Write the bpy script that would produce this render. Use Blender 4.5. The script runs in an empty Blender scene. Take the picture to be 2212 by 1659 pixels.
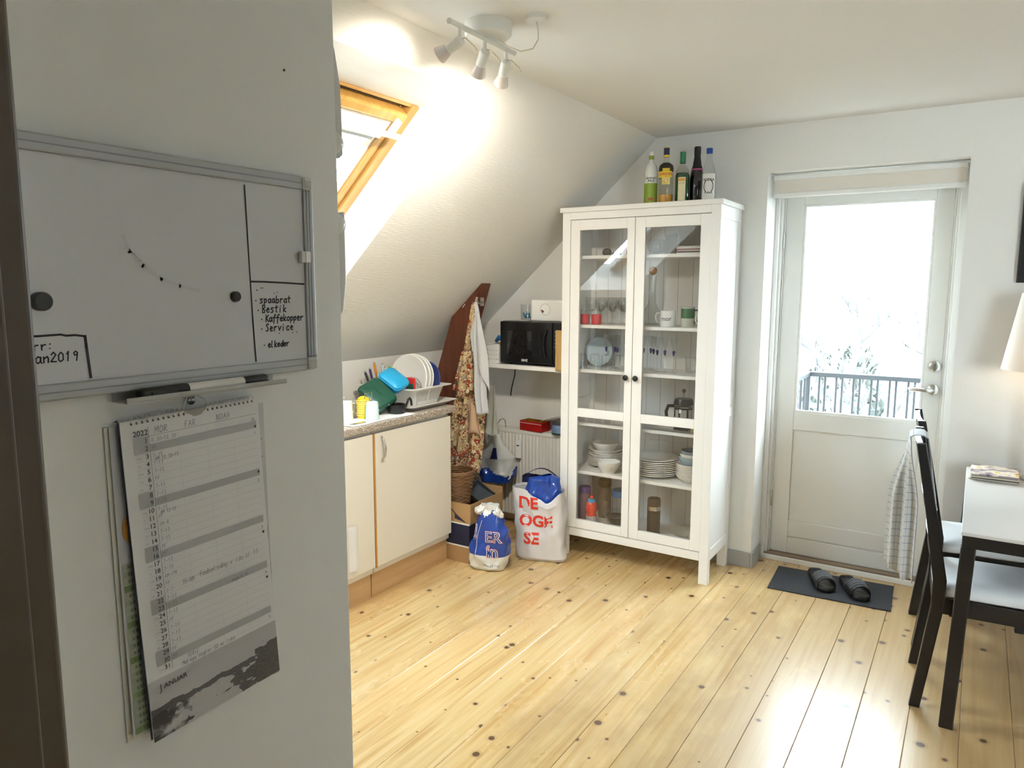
import bpy, math, random
from mathutils import Matrix, Vector, Euler, noise
random.seed(7)
PI = math.pi
scene = bpy.context.scene
COL = scene.collection

# ------------------------------------------------------------------ camera
YAW, PITCH, ROLL = 0.5655, 0.1310, 0.0027
fw = Vector((-math.sin(YAW)*math.cos(PITCH), math.cos(YAW)*math.cos(PITCH), -math.sin(PITCH)))
rt = Vector((math.cos(YAW), math.sin(YAW), 0)); up = rt.cross(fw)
r_ = rt*math.cos(ROLL)+up*math.sin(ROLL); u_ = -rt*math.sin(ROLL)+up*math.cos(ROLL)
cd = bpy.data.cameras.new('camera'); cam = bpy.data.objects.new('camera', cd); COL.objects.link(cam)
cam.matrix_world = Matrix(((r_.x, u_.x, -fw.x, 0), (r_.y, u_.y, -fw.y, 0), (r_.z, u_.z, -fw.z, 1.5374), (0, 0, 0, 1)))
cd.sensor_width = 36; cd.lens = 1580.85*36/2212; cd.clip_start = 0.02
scene.camera = cam

# ------------------------------------------------------------------ world, exposure
w = bpy.data.worlds.new('overcast_sky'); scene.world = w; w.use_nodes = True
bg = w.node_tree.nodes['Background']; bg.inputs[0].default_value = (0.77, 0.90, 1.0, 1); bg.inputs[1].default_value = 17.0
vs = scene.view_settings
vs.view_transform = 'Standard'; vs.look = 'None'; vs.gamma = 1.0; vs.use_curve_mapping = False
vs.exposure = 0.80
scene.cycles.use_denoising = True
scene.cycles.max_bounces = 7; scene.cycles.diffuse_bounces = 4; scene.cycles.transparent_max_bounces = 16
scene.cycles.transmission_bounces = 6; scene.cycles.glossy_bounces = 4
scene.cycles.sample_clamp_indirect = 6.0
scene.cycles.caustics_reflective = False; scene.cycles.caustics_refractive = False

# ------------------------------------------------------------------ mesh helpers
def rotz(a): return Matrix.Rotation(a, 4, 'Z')
def T(x, y, z): return Matrix.Translation((x, y, z))
def align(p0, p1):
    d = Vector(p1)-Vector(p0); q = Vector((0, 0, 1)).rotation_difference(d.normalized())
    return Matrix.Translation(p0) @ q.to_matrix().to_4x4()

class MB:
    def __init__(s): s.v = []; s.f = []; s.mi = []; s.cur = 0
    def add(s, vs, fs, M=None):
        o = len(s.v)
        for p in vs:
            p = Vector(p); s.v.append(M @ p if M is not None else p)
        for f in fs: s.f.append(tuple(i+o for i in f)); s.mi.append(s.cur)
        return s
    def box(s, x0, x1, y0, y1, z0, z1, M=None):
        v = [(x0,y0,z0),(x1,y0,z0),(x1,y1,z0),(x0,y1,z0),(x0,y0,z1),(x1,y0,z1),(x1,y1,z1),(x0,y1,z1)]
        return s.add(v, [(0,3,2,1),(4,5,6,7),(0,1,5,4),(1,2,6,5),(2,3,7,6),(3,0,4,7)], M)
    def lathe(s, prof, n=24, M=None, cap0=True, cap1=True):
        v = []; f = []
        for (r, z) in prof:
            for k in range(n): a = 2*PI*k/n; v.append((r*math.cos(a), r*math.sin(a), z))
        for i in range(len(prof)-1):
            for k in range(n):
                k2 = (k+1) % n; f.append((i*n+k, i*n+k2, (i+1)*n+k2, (i+1)*n+k))
        if cap0: f.append(tuple(range(n-1, -1, -1)))
        if cap1: f.append(tuple((len(prof)-1)*n+k for k in range(n)))
        return s.add(v, f, M)
    def cyl(s, p0, p1, r0, r1=None, n=16):
        if r1 is None: r1 = r0
        L = (Vector(p1)-Vector(p0)).length
        return s.lathe([(r0, 0), (r1, L)], n, align(p0, p1))
    def ball(s, c, r, n=16, sz=1.0):
        pr = [(max(1e-4, r*math.sin(PI*i/8)), -r*math.cos(PI*i/8)*sz) for i in range(9)]
        return s.lathe(pr, n, T(*c))
    def tube(s, pts, r, n=8, closed=False):
        pts = [Vector(p) for p in pts]; v = []; f = []; m = len(pts)
        rr = r if isinstance(r, (list, tuple)) else [r]*m
        nrm = None
        for i, p in enumerate(pts):
            if closed: d = pts[(i+1) % m]-pts[i-1]
            else: d = pts[min(i+1, m-1)]-pts[max(i-1, 0)]
            d.normalize()
            if nrm is None:
                nrm = d.orthogonal().normalized()
            else:
                nrm = (nrm-d*nrm.dot(d)); nrm = nrm.normalized() if nrm.length > 1e-6 else d.orthogonal().normalized()
            b = d.cross(nrm)
            for k in range(n):
                a = 2*PI*k/n; v.append(p+(nrm*math.cos(a)+b*math.sin(a))*rr[i])
        for i in range(m if closed else m-1):
            j = (i+1) % m
            for k in range(n):
                k2 = (k+1) % n; f.append((i*n+k, i*n+k2, j*n+k2, j*n+k))
        if not closed:
            f.append(tuple(range(n-1, -1, -1))); f.append(tuple((m-1)*n+k for k in range(n)))
        return s.add(v, f)
    def prism(s, poly, z0, z1, M=None):
        n = len(poly); v = [(x, y, z0) for x, y in poly]+[(x, y, z1) for x, y in poly]
        f = [tuple(range(n-1, -1, -1)), tuple(range(n, 2*n))]
        for k in range(n): k2 = (k+1) % n; f.append((k, k2, n+k2, n+k))
        return s.add(v, f, M)
    def grid(s, fn, nu, nv, M=None, wrapu=False):
        v = [fn(i/nu, j/nv) for j in range(nv+1) for i in range(nu if wrapu else nu+1)]
        st = nu if wrapu else nu+1; f = []
        for j in range(nv):
            for i in range(nu):
                i2 = (i+1) % st if wrapu else i+1
                f.append((j*st+i, j*st+i2, (j+1)*st+i2, (j+1)*st+i))
        return s.add(v, f, M)
    def sheet(s, fn, nu, nv, th):
        """a closed thin sheet: fn(u,v)->point, thickness th along the local normal"""
        P = [[Vector(fn(i/nu, j/nv)) for i in range(nu+1)] for j in range(nv+1)]
        v = []; f = []; N = (nu+1)*(nv+1)
        Q = []
        for j in range(nv+1):
            for i in range(nu+1):
                du = P[j][min(i+1, nu)]-P[j][max(i-1, 0)]; dv = P[min(j+1, nv)][i]-P[max(j-1, 0)][i]
                nn = du.cross(dv); nn = nn.normalized() if nn.length > 1e-9 else Vector((0, 0, 1))
                v.append(P[j][i]+nn*th/2); Q.append(P[j][i]-nn*th/2)
        v += Q; st = nu+1
        for j in range(nv):
            for i in range(nu):
                a, b, c, d = j*st+i, j*st+i+1, (j+1)*st+i+1, (j+1)*st+i
                f.append((a, b, c, d)); f.append((N+d, N+c, N+b, N+a))
        for i in range(nu): f.append((i+1, i, N+i, N+i+1)); k = nv*st; f.append((k+i, k+i+1, N+k+i+1, N+k+i))
        for j in range(nv): f.append((j*st, (j+1)*st, N+(j+1)*st, N+j*st)); k = nu; f.append(((j+1)*st+k, j*st+k, N+j*st+k, N+(j+1)*st+k))
        return s.add(v, f)
    def build(s, name, mats, parent=None, smooth=False, bevel=0, seg=2, flat_angle=None):
        me = bpy.data.meshes.new(name); me.from_pydata([tuple(p) for p in s.v], [], s.f)
        if not isinstance(mats, (list, tuple)): mats = [mats]
        for m in mats: me.materials.append(m)
        me.polygons.foreach_set('material_index', s.mi)
        if smooth: me.polygons.foreach_set('use_smooth', [True]*len(me.polygons))
        me.update()
        o = bpy.data.objects.new(name, me); COL.objects.link(o)
        if smooth and flat_angle is not None:
            try: me.set_sharp_from_angle(angle=math.radians(flat_angle))
            except Exception: pass
        if bevel:
            b = o.modifiers.new('bevel', 'BEVEL'); b.width = bevel; b.segments = seg; b.limit_method = 'ANGLE'; b.angle_limit = math.radians(40)
        if parent: o.parent = parent
        return o

def tag(o, label=None, cat=None, group=None, kind=None):
    if label: o['label'] = label
    if cat: o['category'] = cat
    if group: o['group'] = group
    if kind: o['kind'] = kind
    return o
def thing(name, label, cat, loc=(0, 0, 0), rz=0, group=None):
    o = bpy.data.objects.new(name, None); COL.objects.link(o); o.empty_display_size = .05
    o.location = loc; o.rotation_euler = (0, 0, rz)
    return tag(o, label, cat, group)
def copy_tree(o, loc, rz=None, label=None, parent=None):
    c = o.copy(); COL.objects.link(c)
    if parent is None: c.location = loc
    else: c.parent = parent
    if rz is not None: c.rotation_euler = (0, 0, rz)
    if label: c['label'] = label
    for ch in list(o.children): copy_tree(ch, None, None, None, c)
    return c
def struct(o): o['kind'] = 'structure'; return o

# ------------------------------------------------------------------ materials
MATS = {}
def mat(name, col, rough=.5, metal=0, bump=0, bscale=200, coat=0, vary=0, vscale=6, trans=0, ior=1.45, alpha=1, emit=None, es=0, sheen=0, spec=.5):
    if name in MATS: return MATS[name]
    m = bpy.data.materials.new(name); m.use_nodes = True; nt = m.node_tree; b = nt.nodes['Principled BSDF']
    b.inputs['Base Color'].default_value = (*col, 1); b.inputs['Roughness'].default_value = rough; b.inputs['Metallic'].default_value = metal
    b.inputs['Coat Weight'].default_value = coat; b.inputs['Coat Roughness'].default_value = .08
    b.inputs['Transmission Weight'].default_value = trans; b.inputs['IOR'].default_value = ior; b.inputs['Alpha'].default_value = alpha
    b.inputs['Specular IOR Level'].default_value = spec
    if sheen: b.inputs['Sheen Weight'].default_value = sheen
    if emit: b.inputs['Emission Color'].default_value = (*emit, 1); b.inputs['Emission Strength'].default_value = es
    tc = nt.nodes.new('ShaderNodeTexCoord')
    if bump:
        n = nt.nodes.new('ShaderNodeTexNoise'); n.inputs['Scale'].default_value = bscale; n.inputs['Detail'].default_value = 3
        nt.links.new(tc.outputs['Object'], n.inputs['Vector'])
        bp = nt.nodes.new('ShaderNodeBump'); bp.inputs['Strength'].default_value = bump; bp.inputs['Distance'].default_value = .002
        nt.links.new(n.outputs['Fac'], bp.inputs['Height']); nt.links.new(bp.outputs['Normal'], b.inputs['Normal'])
    if vary:
        n = nt.nodes.new('ShaderNodeTexNoise'); n.inputs['Scale'].default_value = vscale; n.inputs['Detail'].default_value = 4
        nt.links.new(tc.outputs['Object'], n.inputs['Vector'])
        mx = nt.nodes.new('ShaderNodeMix'); mx.data_type = 'RGBA'
        mx.inputs[6].default_value = (*[c*(1-vary) for c in col], 1); mx.inputs[7].default_value = (*[min(1, c*(1+vary)) for c in col], 1)
        nt.links.new(n.outputs['Fac'], mx.inputs[0]); nt.links.new(mx.outputs[2], b.inputs['Base Color'])
    MATS[name] = m; return m
def N(nt, t, **kw):
    n = nt.nodes.new(t)
    for k, v in kw.items(): setattr(n, k, v)
    return n
def ramp(nt, stops, interp='LINEAR'):
    r = nt.nodes.new('ShaderNodeValToRGB'); cr = r.color_ramp; cr.interpolation = interp
    while len(cr.elements) < len(stops): cr.elements.new(.5)
    for e, (p, c) in zip(cr.elements, stops): e.position = p; e.color = (*c, 1) if len(c) == 3 else c
    return r
def mixrgb(nt, fac, a, b, mode='MIX'):
    m = nt.nodes.new('ShaderNodeMix'); m.data_type = 'RGBA'; m.blend_type = mode
    for sock, val in ((m.inputs[0], fac), (m.inputs[6], a), (m.inputs[7], b)):
        if isinstance(val, bpy.types.NodeSocket): nt.links.new(val, sock)
        elif isinstance(val, (int, float)): sock.default_value = val
        else: sock.default_value = (*val, 1)
    return m.outputs[2]
def mth(nt, op, a, b=None, c=None):
    m = nt.nodes.new('ShaderNodeMath'); m.operation = op
    for i, val in enumerate((a, b, c)):
        if val is None: continue
        if isinstance(val, bpy.types.NodeSocket): nt.links.new(val, m.inputs[i])
        else: m.inputs[i].default_value = val
    return m.outputs[0]
def newmat(name, rough=.5):
    m = bpy.data.materials.new(name); m.use_nodes = True; MATS[name] = m
    b = m.node_tree.nodes['Principled BSDF']; b.inputs['Roughness'].default_value = rough
    return m, m.node_tree, b

def pane_mat(name, tint=(1, 1, 1), strength=1.0, rough=0.0):
    """thin glass sheet: transparent with a Fresnel reflection"""
    m = bpy.data.materials.new(name); m.use_nodes = True; nt = m.node_tree
    for n in list(nt.nodes): nt.nodes.remove(n)
    out = N(nt, 'ShaderNodeOutputMaterial'); tr = N(nt, 'ShaderNodeBsdfTransparent'); gl = N(nt, 'ShaderNodeBsdfGlossy')
    tr.inputs[0].default_value = (*tint, 1); gl.inputs['Roughness'].default_value = rough
    fr = N(nt, 'ShaderNodeFresnel'); ge = N(nt, 'ShaderNodeNewGeometry')      # unrefracted sheet: same reflectance from either side
    nt.links.new(mth(nt, 'SUBTRACT', 1.5, mth(nt, 'MULTIPLY', ge.outputs['Backfacing'], 1.5-1/1.5)), fr.inputs[0])
    mx = N(nt, 'ShaderNodeMixShader')
    f = mth(nt, 'MULTIPLY', fr.outputs[0], strength)
    nt.links.new(f, mx.inputs[0]); nt.links.new(tr.outputs[0], mx.inputs[1]); nt.links.new(gl.outputs[0], mx.inputs[2]); nt.links.new(mx.outputs[0], out.inputs[0])
    MATS[name] = m; return m

# walls
M_wall = mat('painted_wall', (.82, .805, .77), .75, bump=.25, bscale=90)
M_ceil = mat('painted_ceiling', (.82, .81, .79), .8, bump=.1, bscale=60)
M_panelwall = mat('partition_paint', (.85, .875, .885), .6, bump=.05, bscale=150)
M_white = mat('white_lacquer', (.90, .885, .86), .35, bump=.04, bscale=40)
M_whitegloss = mat('white_plastic', (.88, .87, .84), .3)
M_whitepaint = mat('white_gloss_paint', (.86, .85, .82), .3)
M_doorpaint = mat('door_paint', (.80, .79, .75), .35, bump=.06, bscale=40)
M_black = mat('black_plastic', (.012, .012, .013), .3)
M_blackmatte = mat('black_matte', (.02, .02, .022), .6)
M_chrome = mat('brushed_steel', (.62, .61, .59), .25, 1)
M_alu = mat('aluminium', (.60, .61, .62), .35, 1)
M_porcelain = mat('porcelain', (.88, .87, .84), .15, coat=.5)
M_glass = pane_mat('window_glass', (.97, .985, .98), 1.0)
M_cabglass = pane_mat('cabinet_glass', (.995, .998, .995), 1.5)
M_drinkglass = pane_mat('drinking_glass', (.965, .975, .975), 1.0)

def wallpaper():
    m, nt, b = newmat('slope_wallpaper', .8)
    b.inputs['Base Color'].default_value = (.82, .805, .77, 1)
    tc = N(nt, 'ShaderNodeTexCoord'); mp = N(nt, 'ShaderNodeMapping'); mp.inputs['Scale'].default_value = (1, .12, 1)
    nt.links.new(tc.outputs['Object'], mp.inputs[0])
    n1 = N(nt, 'ShaderNodeTexNoise'); n1.inputs['Scale'].default_value = 170; n1.inputs['Detail'].default_value = 2
    nt.links.new(mp.outputs[0], n1.inputs['Vector'])
    bp = N(nt, 'ShaderNodeBump'); bp.inputs['Strength'].default_value = .35; bp.inputs['Distance'].default_value = .003
    nt.links.new(n1.outputs['Fac'], bp.inputs['Height']); nt.links.new(bp.outputs[0], b.inputs['Normal'])
    return m
M_slope = wallpaper()

def pine_floor():
    m, nt, b = newmat('pine_board', .3)
    tc = N(nt, 'ShaderNodeTexCoord'); oi = N(nt, 'ShaderNodeObjectInfo')
    off = N(nt, 'ShaderNodeCombineXYZ'); nt.links.new(mth(nt, 'MULTIPLY', oi.outputs['Random'], 37.0), off.inputs[0]); nt.links.new(mth(nt, 'MULTIPLY', oi.outputs['Random'], 91.0), off.inputs[1])
    va = N(nt, 'ShaderNodeVectorMath', operation='ADD'); nt.links.new(tc.outputs['Object'], va.inputs[0]); nt.links.new(off.outputs[0], va.inputs[1])
    P = va.outputs[0]
    # grain
    mp = N(nt, 'ShaderNodeMapping'); mp.inputs['Scale'].default_value = (38, 1.6, 1); nt.links.new(P, mp.inputs[0])
    g = N(nt, 'ShaderNodeTexNoise'); g.inputs['Scale'].default_value = 1; g.inputs['Detail'].default_value = 5; g.inputs['Distortion'].default_value = .6
    nt.links.new(mp.outputs[0], g.inputs['Vector'])
    rg = ramp(nt, [(.3, (.57, .36, .14)), (.5, (.70, .50, .24)), (.72, (.77, .59, .33))]); nt.links.new(g.outputs['Fac'], rg.inputs[0])
    # plank tone
    tone = ramp(nt, [(0, (.90, .88, .82)), (.5, (1, .98, .95)), (1, (1.0, .93, .84))]); nt.links.new(oi.outputs['Random'], tone.inputs[0])
    c = mixrgb(nt, 1.0, rg.outputs[0], tone.outputs[0], 'MULTIPLY')
    # worn, greyer and browner varnish (patchy), strongest in front of the balcony door
    ge = N(nt, 'ShaderNodeNewGeometry'); wn = N(nt, 'ShaderNodeTexNoise'); wn.inputs['Scale'].default_value = 2.2; wn.inputs['Detail'].default_value = 6; wn.inputs['Roughness'].default_value = .65
    mpw = N(nt, 'ShaderNodeMapping'); mpw.inputs['Scale'].default_value = (1.6, .7, 1); nt.links.new(ge.outputs['Position'], mpw.inputs[0]); nt.links.new(mpw.outputs[0], wn.inputs['Vector'])
    sep = N(nt, 'ShaderNodeSeparateXYZ'); nt.links.new(ge.outputs['Position'], sep.inputs[0])
    gr = N(nt, 'ShaderNodeMapRange'); nt.links.new(sep.outputs[0], gr.inputs[0]); gr.inputs[1].default_value = -1.35; gr.inputs[2].default_value = -.1; gr.inputs[3].default_value = -.12; gr.inputs[4].default_value = .34
    wr = ramp(nt, [(.42, (0, 0, 0)), (.62, (1, 1, 1))]); nt.links.new(mth(nt, 'ADD', wn.outputs['Fac'], gr.outputs[0]), wr.inputs[0])
    wf = mth(nt, 'MULTIPLY', wr.outputs[0], .62)
    c = mixrgb(nt, wf, c, (.40, .25, .115))
    # knots
    mk = N(nt, 'ShaderNodeMapping'); mk.inputs['Scale'].default_value = (10.5, 5.2, 1); nt.links.new(P, mk.inputs[0])
    vo = N(nt, 'ShaderNodeTexVoronoi', voronoi_dimensions='2D'); vo.inputs['Scale'].default_value = 1; vo.inputs['Randomness'].default_value = .9
    wob = N(nt, 'ShaderNodeTexNoise'); wob.inputs['Scale'].default_value = 60; nt.links.new(P, wob.inputs['Vector'])
    nt.links.new(mk.outputs[0], vo.inputs['Vector'])
    # true distance in metres from the cell point
    df = N(nt, 'ShaderNodeVectorMath', operation='SUBTRACT'); nt.links.new(mk.outputs[0], df.inputs[0]); nt.links.new(vo.outputs['Position'], df.inputs[1])
    sc = N(nt, 'ShaderNodeVectorMath', operation='MULTIPLY'); nt.links.new(df.outputs[0], sc.inputs[0]); sc.inputs[1].default_value = (1/10.5, 1/5.2*.95, 0)
    ln = N(nt, 'ShaderNodeVectorMath', operation='LENGTH'); nt.links.new(sc.outputs[0], ln.inputs[0])
    d = mth(nt, 'ADD', ln.outputs['Value'], mth(nt, 'MULTIPLY', mth(nt, 'SUBTRACT', wob.outputs['Fac'], .5), .004))
    sc2 = N(nt, 'ShaderNodeSeparateColor'); nt.links.new(vo.outputs['Color'], sc2.inputs[0])
    rad = N(nt, 'ShaderNodeMapRange'); nt.links.new(sc2.outputs[0], rad.inputs[0]); rad.inputs[1].default_value = .42; rad.inputs[2].default_value = 1; rad.inputs[3].default_value = .001; rad.inputs[4].default_value = .0150
    on = mth(nt, 'GREATER_THAN', sc2.outputs[0], .47)
    rel = mth(nt, 'DIVIDE', d, mth(nt, 'MAXIMUM', rad.outputs[0], .003))
    kr = ramp(nt, [(0, (1, 1, 1)), (.40, (1, 1, 1)), (.52, (.25, .25, .25)), (1.0, (0, 0, 0))])
    nt.links.new(mth(nt, 'MULTIPLY', rel, .5), kr.inputs[0])
    kf = mth(nt, 'MULTIPLY', kr.outputs[0], on)
    c = mixrgb(nt, mth(nt, 'MULTIPLY', kf, .93), c, (.085, .032, .014))
    nt.links.new(c, b.inputs['Base Color'])
    rr = N(nt, 'ShaderNodeMapRange'); nt.links.new(wr.outputs[0], rr.inputs[0]); rr.inputs[3].default_value = .27; rr.inputs[4].default_value = .36; nt.links.new(rr.outputs[0], b.inputs['Roughness'])
    bp = N(nt, 'ShaderNodeBump'); bp.inputs['Strength'].default_value = .08; bp.inputs['Distance'].default_value = .002; nt.links.new(g.outputs['Fac'], bp.inputs['Height']); nt.links.new(bp.outputs[0], b.inputs['Normal'])
    b.inputs['Coat Weight'].default_value = .6; b.inputs['Coat Roughness'].default_value = .21
    return m
M_floor = pine_floor()

def wood(name, c1, c2, scale=(30, 2, 2), rough=.45, coat=0):
    m, nt, b = newmat(name, rough)
    tc = N(nt, 'ShaderNodeTexCoord'); mp = N(nt, 'ShaderNodeMapping'); mp.inputs['Scale'].default_value = scale; nt.links.new(tc.outputs['Object'], mp.inputs[0])
    g = N(nt, 'ShaderNodeTexNoise'); g.inputs['Scale'].default_value = 1; g.inputs['Detail'].default_value = 5; nt.links.new(mp.outputs[0], g.inputs['Vector'])
    r = ramp(nt, [(.3, c1), (.7, c2)]); nt.links.new(g.outputs['Fac'], r.inputs[0]); nt.links.new(r.outputs[0], b.inputs['Base Color'])
    b.inputs['Coat Weight'].default_value = coat
    return m
M_beam = wood('red_brown_stained_timber', (.085, .022, .010), (.16, .045, .018), (25, 25, 3), .45)
M_pine = wood('lacquered_pine', (.38, .185, .042), (.48, .27, .08), (4, 4, 60), .35, .3)
M_pinebar = wood('golden_pine', (.42, .215, .04), (.53, .30, .08), (40, 3, 40), .35, .3)
M_plinth = wood('beech_plinth', (.52, .32, .15), (.60, .39, .20), (40, 2, 40), .5)
M_bamboo = wood('bamboo', (.50, .30, .10), (.62, .41, .17), (40, 40, 3), .5)
M_edge = mat('orange_wood_edge', (.55, .27, .07), .45)

# ------------------------------------------------------------------ the room
SX0, SZ0, SK = -1.583, 2.366, .9215          # ceiling fold and slope gradient
def slope_z(x): return SZ0+SK*(x-SX0)
KX = -2.92; KZ = slope_z(KX)
RX = 2.7                                      # right wall
BY = 4.0                                      # back wall face
FY = .30                                      # doorway wall face

# floor: sub-floor and one object per board
fl = struct(MB().box(KX-.1, RX+.1, -2.0, 4.4, -.06, -.012).build('floor', mat('sub_floor', (.03, .02, .012), .9)))
pb = MB().box(-.0787, .0787, -.3, 4.42, -.011, 0)
first = None; k0 = -6
x0 = -2.012
for k in range(-6, 31):
    xc = x0+.1585*(k+.5)
    if first is None:
        first = pb.build('floor_board', M_floor, fl, bevel=.0018, seg=1); o = first
    else:
        o = first.copy(); COL.objects.link(o); o.parent = fl
    o.location = (xc, 0, 0)
struct(MB().box(-1.2, 1.3, -2.0, -.3, -.012, 0).build('floor_hall', mat('hall_lino', (.25, .18, .12), .5)))

# back wall with the door niche
NX0, NX1, NZ, NY = -.97, -.08, 2.132, 4.24
wb_ = MB()
wb_.box(KX-.2, NX0, BY, BY+.34, 0, 2.7); wb_.box(NX1, RX, BY, BY+.34, 0, 2.7); wb_.box(NX0, NX1, BY, BY+.34, NZ, 2.7)
struct(wb_.build('wall_back', M_wall))
# knee wall, slope with the skylight opening, ceiling
struct(MB().box(KX-.12, KX, FY-.2, BY, 0, KZ+.02).build('wall_knee', M_wall))
WY0, WY1 = 1.42, 2.42; WX1, WX0 = -1.687, -2.50            # skylight opening (room side)
nrm = Vector((-SK, 0, 1)).normalized(); OFF = .20
def sl(x, y, off=0): return Vector((x, y, slope_z(x)))+nrm*off
sb = MB()
def slope_patch(xa, xb, ya, yb, nx=1):
    sb.add([sl(xa, ya), sl(xb, ya), sl(xb, yb), sl(xa, yb), sl(xa, ya, .3), sl(xb, ya, .3), sl(xb, yb, .3), sl(xa, yb, .3)],
           [(0,3,2,1),(4,5,6,7),(0,1,5,4),(1,2,6,5),(2,3,7,6),(3,0,4,7)])
xl_, xr_ = KX-.2, SX0
slope_patch(xl_, xr_, WY1, BY+.1); slope_patch(xl_, xr_, FY-.2, WY0); slope_patch(xl_, WX0, WY0, WY1)
# strip above the window: horizontal top reveal
zt = slope_z(WX1)
top_in = Vector((WX1, 0, zt))
deep = sl(WX1, 0, 0); 
sb.add([(WX1, WY0, zt), (SX0, WY0, SZ0), (SX0, WY1, SZ0), (WX1, WY1, zt), (-2.06, WY0, zt), (SX0, WY0, 2.72), (SX0, WY1, 2.72), (-2.06, WY1, zt)],
       [(0,3,2,1),(0,1,5,4),(2,3,7,6),(1,2,6,5),(3,0,4,7),(4,5,6,7)])
struct(sb.build('ceiling_slope', M_slope))
struct(MB().box(SX0-.02, RX, FY-.2, BY+.1, SZ0, SZ0+.1).build('ceiling', M_ceil))
# right wall and doorway wall
struct(MB().box(RX, RX+.1, FY-.2, BY+.3, 0, 2.7).build('wall_right', M_wall))
w2 = struct(bpy.data.objects.new('added_window', None)); COL.objects.link(w2); tag(w2, 'unseen white framed window added beside the doorway for more daylight', 'window')  # unseen window, added so daylight brightens the back wall and door
QX0, QX1, QZ0, QZ1 = 1.35, 2.35, .95, 2.05
for (a, b_, c, d) in ((QX0, QX0+.06, QZ0, QZ1), (QX1-.06, QX1, QZ0, QZ1), (QX0+.06, QX1-.06, QZ0, QZ0+.06), (QX0+.06, QX1-.06, QZ1-.06, QZ1), (1.825, 1.875, QZ0+.06, QZ1-.06)): MB().box(a, b_, FY-.12, FY-.06, c, d).build('frame_bar', M_whitepaint, w2, bevel=.003)
MB().box(QX0+.06, QX1-.06, FY-.092, FY-.088, QZ0+.06, QZ1-.06).build('pane', M_glass, w2)
JX = -.656
fwall = MB()
fwall.box(KX-.1, JX-.03, FY-.16, FY, 0, 2.7); fwall.box(.42, QX0, FY-.16, FY, 0, 2.7); fwall.box(QX1, RX, FY-.16, FY, 0, 2.7); fwall.box(QX0, QX1, FY-.16, FY, 0, QZ0); fwall.box(QX0, QX1, FY-.16, FY, QZ1, 2.7); fwall.box(JX-.03, .42, FY-.16, FY, 2.06, 2.7)
struct(fwall.build('wall_front', M_wall))
# hall around the camera
M_hall = mat('hall_wall', (.6, .57, .52), .8)
h = MB(); h.box(-1.2, -1.1, -2, FY-.16, 0, 2.5); h.box(1.1, 1.2, -2, FY-.16, 0, 2.5); h.box(-1.2, 1.2, -2.1, -2, 0, 2.5); h.box(-1.2, 1.2, -2.1, FY-.16, 2.4, 2.5)
struct(h.build('wall_hall', M_hall))

# door lining at the very left: jamb board with stop bead and rounded arris
M_jamb = mat('grey_brown_gloss_paint', (.085, .064, .046), .45, bump=.06, bscale=25, vary=.35, vscale=9)
jb = thing('door_lining', 'dark grey-brown glossy door lining beside the whiteboard', 'door frame', (JX, FY, 0))
MB().box(-.03, 0, -.17, 0, 0, 2.06).build('jamb_board', M_jamb, jb, bevel=.006, seg=4)
MB().box(0, .008, -.10, -.0245, 0, 2.06).build('stop_bead', M_jamb, jb, bevel=.003, seg=3)
jb['kind'] = 'structure'

# baseboards
M_base = mat('grey_baseboard', (.37, .37, .36), .45)
bb = MB().box(-1.30, NX0, BY-.016, BY, 0, .085); bb.box(NX0, NX0+.012, BY-.016, NY-.06, 0, .085)
struct(bb.build('baseboard_back', M_base, bevel=.003))
struct(MB().box(NX1, RX, BY-.016, BY, 0, .085).build('baseboard_right', M_base, bevel=.003))

# partition (tall white panel) that carries the whiteboard
struct(MB().box(-.822, -.80, FY, .786, 0, SZ0).build('wall_partition', M_panelwall, bevel=.0015))

# ------------------------------------------------------------------ balcony door
D = 4.25
dr = bpy.data.objects.new('door_1', None); COL.objects.link(dr); dr.location = (-.53, D, 0); struct(dr)
tag(dr, 'white balcony door with one large glass pane above a recessed panel', 'door')
def dbox(name, x0, x1, y0, y1, z0, z1, m=M_doorpaint, bev=.003, par=dr): 
    return MB().box(x0+.53, x1+.53, y0-D, y1-D, z0, z1).build(name, m, par, bevel=bev)
dbox('stile', -.926, -.832, D, D+.045, .036, 2.03); dbox('stile', -.213, -.135, D, D+.045, .036, 2.03)
dbox('top_rail', -.832, -.213, D, D+.045, 1.982, 2.03); dbox('lock_rail', -.832, -.213, D, D+.045, .752, .853)
dbox('bottom_rail', -.832, -.213, D, D+.045, .135, .228); dbox('kick_rail', -.832, -.213, D, D+.045, .036, .127)
dbox('kick_groove', -.832, -.213, D+.008, D+.04, .126, .136, bev=0)
dbox('panel', -.832, -.213, D+.012, D+.035, .228, .752)
gb = MB()
for (a, b_, c, d) in ((-.832, -.82, .853, 1.982), (-.225, -.213, .853, 1.982), (-.82, -.225, .853, .865), (-.82, -.225, 1.970, 1.982)):
    gb.box(a+.53, b_+.53, .004, .018, c, d)
gb.build('glazing_bead', M_whitepaint, dr, bevel=.002)
dbox('pane', -.824, -.221, D+.02, D+.024, .857, 1.978, M_glass, 0)
rs = MB(); rs.lathe([(.0, 0), (.026, 0), (.026, .006), (.022, .009), (.0, .009)], 28, T(-.168+.53, 0, 1.03) @ Matrix.Rotation(PI/2, 4, 'X'), False, False)
ro = rs.build('handle_rose', M_chrome, dr, smooth=True, flat_angle=40)
lv = MB().tube([(-.168+.53, -.005, 1.03), (-.168+.53, -.045, 1.03), (-.175+.53, -.055, 1.03), (-.20+.53, -.058, 1.03), (-.262+.53, -.055, 1.032), (-.272+.53, -.05, 1.032)], [.010, .010, .011, .0105, .0095, .008], 14)
lv.build('lever_handle', M_chrome, dr, smooth=True)
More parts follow.
